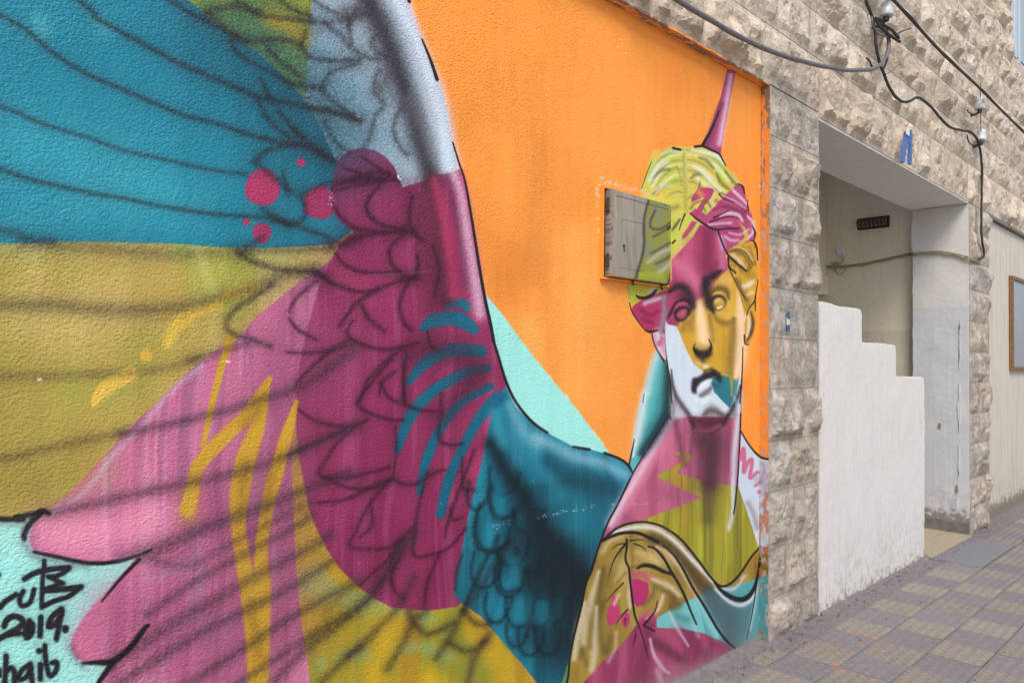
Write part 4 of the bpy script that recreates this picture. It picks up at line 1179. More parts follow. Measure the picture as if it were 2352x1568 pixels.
def plaster_mat(name, base, stain, bare, base_h=.0, streak=1.0, top=None, split=None):
    m, nt, b = mat_new(name)
    p = pos_n(nt)
    z = sep_n(nt, p)[2]
    c = mix_n(nt, ramp_n(nt, noise_n(nt, p, 2.2, 5, .6), [(.35, 0.0), (.75, .5)]), base, tuple(x * .86 for x in base))
    if top is not None:
        edge = math_n(nt, 'ADD', z, math_n(nt, 'MULTIPLY', noise_n(nt, p, 9, 3, .6), .06))
        k = nd(nt, 'ShaderNodeMapRange')
        k.inputs['From Min'].default_value = split
        k.inputs['From Max'].default_value = split + .02
        nt.links.new(edge, k.inputs['Value'])
        c = mix_n(nt, k.outputs[0], c, top)
    st = noise_n(nt, pos_n(nt, (9, 9, .55)), 2.4, 5, .65)
    c = mix_n(nt, math_n(nt, 'MULTIPLY', ramp_n(nt, st, [(.5, 0.0), (.72, .55)]), streak), c, stain)
    sc = noise_n(nt, pos_n(nt, (24, 24, 9)), 2.0, 4, .7)
    c = mix_n(nt, ramp_n(nt, sc, [(.66, 0.0), (.71, .6)]), c, tuple(x * .55 for x in stain))
    cr_ = ramp_n(nt, noise_n(nt, pos_n(nt, (1, 1, 1.6)), 1.7, 3, .55), [(.491, 0.0), (.4945, .2), (.498, 0.0)])
    c = mix_n(nt, cr_, c, tuple(x * .6 for x in stain))
    smu = ramp_n(nt, noise_n(nt, pos_n(nt, (1.5, 1.5, 3)), 5, 6, .7), [(.58, 0.0), (.78, .35)])
    c = mix_n(nt, smu, c, stain)
    if base_h > 0:
        zr = nd(nt, 'ShaderNodeMapRange')
        zr.inputs['From Min'].default_value = .55
        zr.inputs['From Max'].default_value = .0
        nt.links.new(z, zr.inputs['Value'])
        fl = ramp_n(nt, noise_n(nt, pos_n(nt, (1.4, 1.4, .9)), 16, 6, .75), [(.50, 0.0), (.60, .7)])
        c = mix_n(nt, math_n(nt, 'MULTIPLY', fl, zr.outputs[0]), c, bare)
        q = math_n(nt, 'ADD', z, math_n(nt, 'MULTIPLY', math_n(nt, 'SUBTRACT', noise_n(nt, pos_n(nt, (1, 1, 1.3)), 17, 6, .75), .5), .5))
        r = nd(nt, 'ShaderNodeMapRange')
        r.inputs['From Min'].default_value = base_h
        r.inputs['From Max'].default_value = base_h + .06
        r.inputs['To Min'].default_value = 1
        r.inputs['To Max'].default_value = 0
        nt.links.new(q, r.inputs['Value'])
        c = mix_n(nt, r.outputs[0], c, bare)
    nt.links.new(c, b.inputs['Base Color'])
    b.inputs['Roughness'].default_value = .75
    b.inputs['Specular IOR Level'].default_value = .3
    h = math_n(nt, 'ADD', noise_n(nt, p, 12, 4, .6), math_n(nt, 'MULTIPLY', noise_n(nt, p, 110, 4, .6), .35))
    nw = bump_n(nt, noise_n(nt, p, 4.5, 3, .5), .16, .05)
    nt.links.new(bump_n(nt, h, .5, .008, nw), b.inputs['Normal'])
    return m
M_WHITE = plaster_mat('white_limewash', lin((211, 210, 207)), lin((174, 168, 158)), lin((150, 141, 132)), .012, .35)
M_JAMB = plaster_mat('blue_white_paint', lin((196, 198, 203)), lin((210, 211, 214)), lin((128, 122, 116)), .16, 1.0, lin((206, 205, 202)), 2.22)
M_SOFF = plaster_mat('soffit_plaster', lin((226, 224, 220)), lin((206, 202, 194)), lin((160, 150, 140)))
M_CREAM = plaster_mat('cream_plaster', lin((218, 210, 190)), lin((190, 181, 160)), lin((150, 140, 128)), 0, .5)
M_DADO = plaster_mat('grey_dado_paint', lin((204, 196, 178)), lin((150, 146, 140)), lin((120, 116, 110)), 0, .6)
M_PANEL = plaster_mat('ivory_plaster', lin((196, 191, 179)), lin((172, 162, 144)), lin((128, 118, 106)), .14, 1.6)
M_CEM = plain('cement', lin((112, 107, 106)), .9, 0, .22, 26, .5)
M_PLINTH = plain('grey_plinth', lin((112, 106, 104)), .85, 0, .25, 18, .4)
M_SLAB = plain('pale_slab', lin((122, 121, 126)), .8, 0, .12, 34, .3)
M_BEIGE = plain('beige_floor_tile', lin((164, 150, 130)), .6, 0, .12, 20, .1)
M_BLK = plain('black_rubber', lin((44, 42, 42)), .6, 0, .3, 60, .1)
M_GREYC = plain('grey_conduit', lin((104, 102, 106)), .55, 0, .15, 40, .1)
M_IVC = plain('painted_cable', lin((150, 138, 118)), .65, 0, .25, 50, .1)
M_PORC = plain('white_porcelain', lin((184, 189, 194)), .25, 0, .06, 30, 0)
M_RUST = plain('rusty_iron', lin((74, 52, 42)), .7, .3, .4, 60, .3)
M_WOOD = plain('brown_wood', lin((122, 90, 54)), .6, 0, .25, 25, .2)
M_BLUEGL = plain('blue_grey_board', lin((146, 152, 164)), .3, 0, .06, 6, 0)
M_ALU = plain('pale_aluminium', lin((188, 198, 212)), .4, .1, .06, 20, 0)
M_BLUE = plain('blue_enamel', lin((74, 104, 164)), .5, 0, .3, 60, .2)
M_PAPER = plain('torn_paper', lin((206, 206, 206)), .8, 0, .1, 80, .1)
M_BLUEPAP = plain('blue_print', lin((58, 92, 132)), .7, 0, .25, 90, .1)
M_LAMPGL = plain('dusty_lamp_glass', lin((120, 112, 106)), .35, 0, .2, 40, 0)
M_GRIT = plain('dark_grit', lin((74, 66, 60)), .9, 0, .4, 50, .2)
def glass_mat():
    m, nt, b = mat_new('window_glass')
    b.inputs['Base Color'].default_value = lin((168, 184, 184)) + (1,)
    b.inputs['Roughness'].default_value = .3
    b.inputs['Specular IOR Level'].default_value = .5
    return m
M_GLASS = glass_mat()
def tile_mat(name, a, b_, wear, paint):
    m, nt, b = mat_new(name)
    p = pos_n(nt)
    oi = nt.nodes.new('ShaderNodeObjectInfo').outputs['Random']
    n = noise_n(nt, p, 24, 6, .65)
    c = ramp_n(nt, n, [(.3, a), (.72, b_)])
    c = mix_n(nt, ramp_n(nt, noise_n(nt, p, 5, 4, .6), [(.42, 0.0), (.7, .7)]), c, wear)
    v = ramp_n(nt, oi, [(0, .92), (1, 1.06)])
    c = mix_n(nt, 1.0, c, v, 'MULTIPLY')
    # spilt orange paint below the painted field
    xyz = sep_n(nt, p)
    d = nt.nodes.new('ShaderNodeVectorMath'); d.operation = 'DISTANCE'
    mp = nt.nodes.new('ShaderNodeMapping'); mp.inputs['Scale'].default_value = (.42, 1, 1)
    nt.links.new(p, mp.inputs['Vector'])
    nt.links.new(mp.outputs[0], d.inputs[0])
    d.inputs[1].default_value = (4.28 * .42, -.30, 0)
    near = nd(nt, 'ShaderNodeMapRange')
    near.inputs['From Min'].default_value = .30
    near.inputs['From Max'].default_value = .08
    nt.links.new(d.outputs['Value'], near.inputs['Value'])
    sp = ramp_n(nt, noise_n(nt, pos_n(nt, (.7, 1.3, 1)), 9, 4, .65), [(.55, 0.0), (.66, .5)])
    c = mix_n(nt, math_n(nt, 'MULTIPLY', sp, near.outputs[0]), c, paint)
    nt.links.new(c, b.inputs['Base Color'])
    b.inputs['Roughness'].default_value = .7
    b.inputs['Specular IOR Level'].default_value = .3
    nt.links.new(bump_n(nt, noise_n(nt, p, 130, 4, .7), .5, .003), b.inputs['Normal'])
    return m
OP = lin((188, 116, 82))
M_TY = tile_mat('ochre_tile', lin((126, 119, 110)), lin((147, 139, 128)), lin((128, 123, 121)), OP)
M_TG = tile_mat('mauve_tile', lin((114, 109, 112)), lin((132, 127, 130)), lin((125, 121, 123)), OP)

# ---------------------------------------------------------------- ground
pv = MB()
pv.add([(-60, .1, -.014), (60, .1, -.014), (60, -60, -.014), (-60, -60, -.014)], [(0, 3, 2, 1)])
M_JOINT = plain('dark_joint_sand', lin((78, 73, 72)), .95, 0, .2, 30, .3)
pavement = pv.build('pavement', M_JOINT, None, (0, 0, 0), kind='structure')
M_ROAD = plain('pale_street', lin((186, 180, 170)), .9, 0, .15, 3, .2)
rd = MB()
rd.add([(-60, -2.6, -.008), (60, -2.6, -.008), (60, -59, -.008), (-60, -59, -.008)], [(0, 3, 2, 1)])
rd.build('street', M_ROAD, None, (0, 0, 0), kind='structure')
def tile_mesh(name, w, d, h, mat):
    b = MB()
    b.box(-w / 2, w / 2, -d / 2, d / 2, -.012, 0, .0025)
    n = 5
    for i in range(n):
        for j in range(n):
            cx, cy = (i + .5) / n * w - w / 2, (j + .5) / n * d - d / 2
            r = .0195
            ring = [(cx + r * math.cos(k * math.pi / 5), cy + r * math.sin(k * math.pi / 5), -.001) for k in range(10)]
            top = [(cx + r * .82 * math.cos(k * math.pi / 5), cy + r * .82 * math.sin(k * math.pi / 5), h) for k in range(10)]
            b.add(ring + top, [(k, (k + 1) % 10, 10 + (k + 1) % 10, 10 + k) for k in range(10)] + [tuple(range(10, 20))])
    me = mesh(name, b.v, b.f)
    me.materials.append(mat)
    return me
TX, TY = .2865, .267
me_y = tile_mesh('ochre_paving_tile', TX - .005, TY - .005, .0042, M_TY)
me_g = tile_mesh('mauve_paving_tile', TX - .005, TY - .005, .0026, M_TG)
rt = random.Random(5)
for k in range(-6, 31):
    for j in range(0, 7):
        if j == 0 and 10 <= k <= 13:
            continue
        o = link('paving_tile', me_y if (k + j) % 2 == 0 else me_g, None, pavement)
        o.location = (4.080 + TX * (k + .5), -.133 - TY * (j + .5), rt.uniform(-.002, .0015))
        o.rotation_euler = (rt.gauss(0, .004), rt.gauss(0, .004), rt.gauss(0, .006))
for k in range(-6, 1):
    o = link('paving_tile', me_g if k % 2 == 0 else me_y, None, pavement)
    o.location = (4.080 + TX * (k + .5), -.133 + .052, rt.uniform(-.003, 0))
    o.scale = (1, .37, 1)
sl = MB(); sl.box(6.955, 8.085, -.392, -.036, -.012, .004, .004)
sl.build('paving_slab', M_SLAB, pavement)
def strip(name, xa, xb, prof, mat, parent, seed, amp=.008, step=.05, kind=None, taper=0):
    n = int((xb - xa) / step) + 1
    vs, fs = [], []
    m = len(prof)
    for i in range(n + 1):
        x = xa + (xb - xa) * i / n
        for j, (y, z) in enumerate(prof):
            q = mn.noise(Vector((x * 7, y * 20 + 3, 1.7)))
            z = z if taper <= 0 else -.008 + (z + .008) * min(1, (x - xa) / taper)
            e = 0 if j == m - 1 else 1
            vs.append((x, y + amp * 1.5 * q * e * (j > 0), z + amp * (q + .4) * e * (.5 if j == 0 else 1)))
    for i in range(n):
        for j in range(m - 1):
            fs.append((i * m + j, i * m + j + 1, (i + 1) * m + j + 1, (i + 1) * m + j))
    o = link(name, mesh(name, vs, fs, True), mat, parent, kind)
    return o
strip('cement_gutter', -1.6, 4.09, [(.06, .05), (.045, .026), (.02, .010), (-.01, .003), (-.034, -.008)], M_CEM, None, 3, .007, kind='structure')
strip('cement_gutter', 3.96, 6.95, [(.03, .034), (.0, .016), (-.06, .004), (-.131, -.006)], M_CEM, None, 9, .009, kind='structure', taper=.12)
strip('cement_gutter', 8.10, 13.0, [(.04, .03), (-.03, .014), (-.07, .003), (-.131, -.006)], M_CEM, None, 15, .006, kind='structure', taper=.5)
fl = MB()
for i, (xa, xb) in enumerate(((4.9, 5.98), (5.986, 7.07), (7.076, 8.19))):
    for j in range(4):
        fl.box(xa, xb, -.026 + j * .226, .196 + j * .226, -.02, .006 if j == 0 else .008, .002)
entry = thing('entry_floor', 'beige tiled threshold floor inside the doorway', 'floor', (6.5, .3, 0))
for k in range(0, len(fl.v), len(fl.v) // 12):
    n_ = len(fl.v) // 12
    q = MB()
    nf = len(fl.f) // 12
    i0 = k // n_
    q.add(fl.v[k:k + n_], [tuple(a - k for a in f) for f in fl.f[i0 * nf:(i0 + 1) * nf]])
    q.build('floor_tile', M_BEIGE, entry)

# ---------------------------------------------------------------- the stone building
bld = thing('stone_building', 'rough limestone building with a deep recessed entrance and stepped white parapet', 'building', (6.5, .3, 0))
def part(name, mat, boxes, parent=None, b=0.0, label=None):
    q = MB()
    for bx in boxes:
        q.box(*bx, b)
    o = q.build(name, mat, parent if parent is not None else bld)
    if label:
        o['label'] = label
    return o
WX0, WX1, WZ0, WZ1 = 9.93, 11.4, 5.20, 6.7        # upper window
part('wall_core', M_MORTAR, [(4.085, 4.760, .003, .50, 0, 3.228), (8.215, 8.925, .003, .50, 0, 3.228),
                             (-1.2, WX0, .003, .50, 3.252, 8.0), (WX0, WX1, .003, .50, 3.252, WZ0), (WX0, WX1, .003, .50, WZ1, 8.0), (WX1, 14, .003, .50, 3.252, 8.0)])
part('lintel_soffit', M_SOFF, [(4.76, 8.2145, .004, .522, 3.200, 3.2515)])
part('side_wall', M_CREAM, [(8.30, 8.45, .524, 3.2, 0, 4.4)])
part('back_wall', M_CREAM, [(4.0, 8.2995, 2.05, 2.2, 0, 4.4)])
part('stair_landing', M_CREAM, [(5.2, 8.2985, 1.40, 2.048, 2.39, 2.60)])
part('dado_band', M_DADO, [(8.2955, 8.2998, .53, 2.04, .02, 1.985)])
part('left_inner_wall', M_CREAM, [(4.3, 4.6, .52, 2.045, 0, 4.4)])
part('landing_wall', M_CREAM, [(5.2, 8.2985, 1.42, 1.56, 2.602, 4.4)])
# right jamb: thick paint with a ragged inner edge
def ragged_jamb():
    vs, fs = [], []
    n = 60
    for i in range(n + 1):
        z = .118 + (3.196 - .118) * i / n
        e = .515 + .012 * mn.noise(Vector((3.1, 0, z * 9))) + (.014 if abs(z - 2.95) < .12 else 0)
        d = .004 * mn.noise(Vector((0, 5, z * 5)))
        vs += [(8.30, 0.006, z), (8.196 + d, .004, z), (8.192 + d, .13, z), (8.190 - d, .30, z), (8.196, e - .015, z), (8.215, e, z), (8.30, e, z)]
    for i in range(n):
        for j in range(6):
            fs.append((i * 7 + j, (i + 1) * 7 + j, (i + 1) * 7 + j + 1, i * 7 + j + 1))
    q = MB(); q.add(vs, fs)
    return q.build('door_jamb', M_JAMB, bld)
ragged_jamb()
def jamb_patch(name, mat, fr, s_, x=8.1865):
    p0 = [on_x(*q_, x) for q_ in pts_of(fr, s_)]
    rj = random.Random(len(s_) * 7 + ord(s_[2]))
    p = []
    for a_, b_ in zip(p0, p0[1:] + p0[:1]):
        m_ = max(1, int(np.linalg.norm(b_ - a_) / .03))
        p += [a_ + (b_ - a_) * k_ / m_ + (np.array((0, rj.gauss(0, .004), rj.gauss(0, .004)))) for k_ in range(m_)]
    n = len(p)
    q = MB(); q.add([tuple(v) for v in p] + [(v[0] + .006, v[1], v[2]) for v in p], [tuple(range(n)), tuple(range(2 * n - 1, n - 1, -1))] + [(i, n + i, n + (i + 1) % n, (i + 1) % n) for i in range(n)])
    return q.build(name, mat, bld)
M_PEEL = plain('peeled_white_paint', lin((200, 204, 213)), .7, 0, .08, 60, .3)
M_CHIP = plain('chipped_plaster', lin((140, 124, 106)), .9, 0, .2, 60, .4)
for sx in ('1780 -130,1788 -60,1784 60,1787 170,1780 300,1777 160,1779 20','1780 430,1792 520,1798 640,1788 720,1780 860,1774 760,1760 690,1768 600,1772 500','1778 960,1783 1060,1780 1200,1774 1290,1772 1180,1773 1040','1762 1420,1776 1440,1772 1540,1756 1560'):
    jamb_patch('peeled_strip', M_PEEL, 'R3', sx)
jamb_patch('plaster_chip', M_CHIP, 'R3', '1590 775,1612 770,1622 790,1612 832,1592 825')
jamb_patch('plaster_chip', M_CHIP, 'R3', '1748 1330,1768 1318,1770 1390,1742 1380', 8.1850)
part('plinth', M_PLINTH, [(8.184, 8.30, .002, .53, .0, .118)], b=.006)

def rock(x0, x1, z0, z1, seed, prot, mat, cell, parent, name='stone_block'):
    g = .0025
    x0, x1, z0, z1 = x0 + g, x1 - g, z0 + g, z1 - g
    w, h = x1 - x0, z1 - z0
    nx, nz = max(4, int(w / cell)), max(4, int(h / cell))
    r = random.Random(seed)
    ox, oz = r.uniform(-50, 50), r.uniform(-50, 50)
    tx, tz = r.uniform(-.5, .5), r.uniform(-.5, .5)
    vs, fs = [], []
    for i in range(nx + 1):
        for j in range(nz + 1):
            u, v = i / nx, j / nz
            inner = 0 < i < nx and 0 < j < nz
            x = x0 + w * u + (r.uniform(-.3, .3) * w / nx if inner else 0)
            z = z0 + h * v + (r.uniform(-.3, .3) * h / nz if inner else 0)
            e = min(x - x0, x1 - x, z - z0, z1 - z)
            t = max(0, min(1, (e - .010) / .055))
            t = t * t * (3 - 2 * t)
            a = mn.noise(Vector((x * 4.5 + ox, z * 4.5 + oz, seed * .37)))
            bq = abs(mn.noise(Vector((x * 12 + oz, z * 12 + ox, 4.2))))
            c = mn.noise(Vector((x * 30, z * 24, seed)))
            d = .10 + 1.7 * max(0, a + .12 + tx * (u - .5) + tz * (v - .5)) + .55 * bq + .22 * c + .2 * abs(mn.noise(Vector((x * 60, z * 26, seed))))
            d = max(.0, min(1.7, d))
            edge = .0025 * mn.noise(Vector((x * 40, z * 40, 9)))
            y = -.002 + edge - t * prot * d
            vs.append((x, y, z))
    def I(i, j): return i * (nz + 1) + j
    for i in range(nx):
        for j in range(nz):
            if (i + j) % 2:
                fs += [(I(i, j), I(i + 1, j), I(i + 1, j + 1)), (I(i, j), I(i + 1, j + 1), I(i, j + 1))]
            else:
                fs += [(I(i, j), I(i + 1, j), I(i, j + 1)), (I(i + 1, j), I(i + 1, j + 1), I(i, j + 1))]
    ring = [I(i, 0) for i in range(nx)] + [I(nx, j) for j in range(nz)] + [I(i, nz) for i in range(nx, 0, -1)] + [I(0, j) for j in range(nz, 0, -1)]
    b0 = len(vs)
    for k in ring:
        vs.append((vs[k][0], .012, vs[k][2]))
    m = len(ring)
    for k in range(m):
        k2 = (k + 1) % m
        fs.append((ring[k], b0 + k, b0 + k2, ring[k2]))
    q = MB(); q.add(vs, fs)
    return q.build(name, mat, parent, ((x0 + x1) / 2, 0, (z0 + z1) / 2))
def in_view(x0, x1, z0, z1, m=60):
    for x in (x0, x1, (x0 + x1) / 2):
        for z in (z0, z1, (z0 + z1) / 2):
            u, v, d = proj((x, 0, z))
            if d > .05 and -m < u < CW + m and -m < v < CH + m:
                return True
    return False
ZC = [.0, .255, .535, .868, 1.160, 1.465, 1.762, 2.058, 2.365, 2.645, 2.950, 3.242]
JT = [('R4', 745, 1000), ('R4', 620, 700), ('R3', 410, 1480), ('R3', 290, 1180), ('R3', 400, 700), ('R3', 302, 270), ('R2', 400, 1330), ('R2', 285, 890), ('R2', 397, 450), ('R1', 280, 1450), ('R1', 400, 1060)]
seed = 100
for i in range(11):
    fr, jx, jy = JT[i]
    ox, oy, k = FR[fr]
    xj = float(on_y(ox + jx * k, oy + jy * k)[0])
    flat = i in (5, 6)
    for (xa, xb) in ((4.090, xj), (xj, 4.768 + random.uniform(-.006, .012))):
        seed += 1
        rock(xa, xb, ZC[i], ZC[i + 1], seed, .010 if (i == 6 and xa < 4.2) else (.018 if flat else .036), M_STONE2, .021, bld)
ZC[11] = 3.208
for i in range(11):
    seed += 1
    if i % 3 == 1:
        xj = 8.52 + random.uniform(-.1, .1)
        rock(8.203, xj, ZC[i], ZC[i + 1], seed, .034, M_STONE2, .04, bld)
        seed += 1
        rock(xj, 8.93 + random.uniform(-.02, .02), ZC[i], ZC[i + 1], seed, .042, M_STONE2, .04, bld)
    else:
        rock(8.203, 8.93 + random.uniform(-.02, .02), ZC[i], ZC[i + 1], seed, .042, M_STONE2, .04, bld)
ZU = [3.246, 3.592, 3.885] + [3.885 + .3 * k for k in range(1, 12)]
ru = random.Random(21)
rest = MB()
n_up = 0
for i in range(len(ZU) - 1):
    x = -1.2 + ru.uniform(0, .3)
    while x < 13.6:
        w = ru.choice((.36, .42, .5, .58, .66)) * ru.uniform(.9, 1.1)
        x1 = x + w
        za, zb = ZU[i], ZU[i + 1]
        if i == 0 and x > 4.75:
            za = 3.212
        elif i == 0 and x1 > 4.75:
            x1 = 4.772
        if zb > WZ0 + .05 and za < WZ1 - .05 and x1 > WX0 and x < WX1:
            if x < WX0 - .12:
                x1 = WX0
            else:
                x = WX1
                continue
        seed += 1
        if in_view(x, x1, za, zb):
            near = proj(((x + x1) / 2, 0, za))[2]
            rock(x, x1, za, zb, seed, ru.uniform(.038, .058), M_STONE, (.024 if near < 6 else .032), bld)
            n_up += 1
        elif x > 0:
            rest.box(x + .004, x1 - .004, -.03, .012, za + .004, zb - .004)
        x = x1
print('upper blocks', n_up)
rc = rest.build('stone_cladding', M_STONE, bld)
rc['kind'] = 'stuff'

# upper window
wf = MB()
for bx in ((WX0 + .015, WX0 + .075, -.004, .08, WZ0 + .02, WZ1), (WX0 + .19, WX0 + .30, -.002, .075, WZ0 + .02, WZ1), (WX0 + .45, WX0 + .50, .004, .075, WZ0 + .02, WZ1), (WX1 - .07, WX1 - .01, .02, .08, WZ0 + .02, WZ1), (WX0 + .076, WX1 - .071, .022, .078, WZ0 + .02, WZ0 + .08)):
    wf.box(*bx, .006)
wfo = wf.build('window', M_ALU, bld)
q = MB(); q.box(WX0 + .076, WX1 - .071, .012, .019, WZ0 + .081, WZ1)
q.build('pane', M_GLASS, wfo)
part('window_back', M_PLINTH, [(WX0 - .0, WX1, .30, .49, WZ0 + .001, WZ1 - .001)])

# ---------------------------------------------------------------- the painted wall
pw = thing('painted_wall', 'plaster wall with a mural of a huge wing and a classical bust on orange', 'mural', (1.5, E0, 0))
def slab(name, mat, x0, x1, y0, y1, z0, z1, parent):
    q = MB(); q.box(x0, x1, y0, y1, z0, z1)
    return q.build(name, mat, parent)
slab('mural_panel', M_WALL, -1.2, XR, E0, .30, 0, ZT + .004, pw)
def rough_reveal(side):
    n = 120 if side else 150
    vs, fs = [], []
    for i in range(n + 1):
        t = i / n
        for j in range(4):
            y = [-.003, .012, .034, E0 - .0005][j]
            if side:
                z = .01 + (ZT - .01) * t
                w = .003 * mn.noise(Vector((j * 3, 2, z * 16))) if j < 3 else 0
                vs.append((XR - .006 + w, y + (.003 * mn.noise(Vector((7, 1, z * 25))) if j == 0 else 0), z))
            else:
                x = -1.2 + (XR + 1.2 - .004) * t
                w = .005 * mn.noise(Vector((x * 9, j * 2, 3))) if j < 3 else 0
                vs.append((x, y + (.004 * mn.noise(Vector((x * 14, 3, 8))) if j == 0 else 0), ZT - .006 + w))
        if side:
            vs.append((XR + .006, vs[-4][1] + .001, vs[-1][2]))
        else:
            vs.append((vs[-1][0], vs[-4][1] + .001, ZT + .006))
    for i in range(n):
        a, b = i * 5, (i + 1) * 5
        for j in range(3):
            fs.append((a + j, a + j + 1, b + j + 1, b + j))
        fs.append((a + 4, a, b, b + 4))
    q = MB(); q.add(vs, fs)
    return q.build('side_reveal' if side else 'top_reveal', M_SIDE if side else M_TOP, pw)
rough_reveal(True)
rough_reveal(False)

# ---------------------------------------------------------------- meter door in the painted wall
md = thing('meter_door', 'small grey metal meter door in an orange frame beside the painted head', 'hatch', (2.92, .03, 1.95))
fl_, fr_ = float(on_y(1386.5, 520, .028)[0]), float(on_y(1541, 560, .028)[0]) + .012
ft, fb = float(on_y(1386, 424, .028)[2]), float(on_y(1388, 640, .028)[2])
dl, dr = float(on_y(1404, 520, .004)[0]), float(on_y(1541.5, 560, .004)[0])
dt, db = float(on_y(1406, 433, .004)[2]), float(on_y(1404, 634, .004)[2])
q = MB()
gl = dl - .020
for bx in ((fl_, gl, .028, .05, fb, ft), (dr + .001, fr_, .028, .05, fb, ft), (gl + .0005, dr + .0005, .028, .05, dt + .004, ft), (gl + .0005, dr + .0005, .028, .05, fb, db - .004)):
    q.box(*bx)
q.build('frame', M_FRAME, md)
q = MB(); q.box(gl + .0006, dr + .0004, .047, .05, db - .0035, dt + .0035)
q.build('backing', M_RUST, md)
q = MB()
q.box(dl, dr, .006, .040, db, dt, .003)
# raised borders and the small inner panel
def border(x0, x1, z0, z1, w, y0, y1):
    q.box(x0, x0 + w, y0, y1, z0, z1, .0008)
    q.box(x1 - w, x1, y0, y1, z0, z1, .0008)
    q.box(x0 + w + .0003, x1 - w - .0003, y0, y1, z0, z0 + w, .0008)
    q.box(x0 + w + .0003, x1 - w - .0003, y0, y1, z1 - w, z1, .0008)
border(dl + .003, dr - .003, db + .003, dt - .003, .022, .0035, .0062)
border(dl + .075, dr - .22, db + .045, dt - .12, .004, .0045, .0062)
dd = q.build('door', M_DOOR, md)
kx = dl + .095
q = MB(); q.lathe([(.007, 0), (.007, .003), (.004, .0035)], (kx, .006, (db + dt) / 2 - .05), (0, -1, 0), 12)
q.box(kx - .002, kx + .002, .001, .004, (db + dt) / 2 - .075, (db + dt) / 2 - .055)
q.build('keyhole', M_RUST, dd)
for zz in (dt - .07, db + .07):
    q = MB(); q.tube([(dl - .008, .018, zz - .03), (dl - .008, .018, zz + .03)], .007, 8)
    q.build('hinge', M_RUST, md)

# ---------------------------------------------------------------- stair parapet
def parapet():
    prof = [(4.772, 0.0), (4.772, 2.022), (4.93, 2.018), (5.10, 2.006)]
    def corner(cx, cz, r, a0, a1, n=5):
        return [(cx + r * math.cos(math.radians(a0 + (a1 - a0) * i / n)), cz + r * math.sin(math.radians(a0 + (a1 - a0) * i / n))) for i in range(n + 1)]
    prof += [(5.30, 2.012)] + corner(5.44, 1.965, .045, 90, 0) + [(5.49, 1.80), (5.495, 1.776), (5.80, 1.778)] + corner(6.135, 1.735, .04, 90, 0) \
        + [(6.178, 1.56), (6.18, 1.532), (6.5, 1.528)] + corner(6.80, 1.478, .045, 90, 0) + [(6.852, 1.1), (6.848, .5), (6.838, .2), (6.83, 0)]
    # resample and roughen the outline
    out = []
    for a, b in zip(prof[:-1], prof[1:]):
        L = math.hypot(b[0] - a[0], b[1] - a[1]); n = max(1, int(L / .04))
        for i in range(n):
            out.append((a[0] + (b[0] - a[0]) * i / n, a[1] + (b[1] - a[1]) * i / n))
    out.append(prof[-1])
    w = [(x + .0055 * mn.noise(Vector((x * 11, 1, z * 11))) * (x > 4.8), z + .0055 * mn.noise(Vector((x * 11, 5, z * 11))) * (z > .02)) for x, z in out]
    import bmesh
    bm = bmesh.new()
    f = bm.faces.new([bm.verts.new((x, -.006, z)) for x, z in w])
    r = bmesh.ops.extrude_face_region(bm, geom=[f])
    for v in r['geom']:
        if isinstance(v, bmesh.types.BMVert):
            v.co.y += .125
    bm.edges.ensure_lookup_table()
    es = [e for e in bm.edges if all(abs(v.co.y + .006) < 1e-5 for v in e.verts) or all(abs(v.co.y - .119) < 1e-5 for v in e.verts)]
    bmesh.ops.bevel(bm, geom=es, offset=.011, segments=2, affect='EDGES', profile=.6)
    bmesh.ops.recalc_face_normals(bm, faces=bm.faces[:])
    me = bpy.data.meshes.new('stair_parapet')
    bm.to_mesh(me); bm.free()
    o = link('stair_parapet', me, M_WHITE)
    return tag(o, 'white plastered parapet wall stepping down in three steps beside the doorway', 'parapet')
parapet()
ramp_ = strip('base_rubble', 4.78, 6.86, [(.0, .034), (-.012, .026), (-.022, .018), (-.04, .004)], M_CEM, None, 31, .014, .03)
ramp_.location.y = 0
tag(ramp_, 'crumbling grey mortar along the foot of the white parapet', 'mortar')

# ---------------------------------------------------------------- ivory wall to the right, with its framed board
rw = thing('ivory_wall', 'streaked ivory plaster wall beyond the right stone pillar', 'wall', (11, .1, 0))
slab('wall_panel', M_PANEL, 8.90, 14, .03, .2, 0, 3.168, rw)
q = MB(); q.box(8.93, 14, -.012, .028, 3.170, 3.206, .008)
q.build('stone_lip', M_PLINTH, rw)
bo = thing('framed_board', 'blue-grey board in a brown wooden frame on the ivory wall', 'board', (10.4, .0, 2.1))
bx0, bx1, bz0, bz1 = 9.90, 11.3, 1.585, 2.655
for nm, bb in (('frame_rail', (bx0, bx1, -.012, .028, bz0, bz0 + .04)), ('frame_rail', (bx0, bx1, -.012, .028, bz1 - .04, bz1)),
               ('frame_stile', (bx0, bx0 + .05, -.0125, .028, bz0 + .0405, bz1 - .0405)), ('frame_stile', (bx1 - .05, bx1, -.0125, .028, bz0 + .0405, bz1 - .0405))):
    q = MB(); q.box(*bb, .004); q.build(nm, M_WOOD, bo)
q = MB(); q.box(bx0 + .0505, bx1 - .0505, .005, .027, bz0 + .0405, bz1 - .0405)
q.build('board_panel', M_BLUEGL, bo)

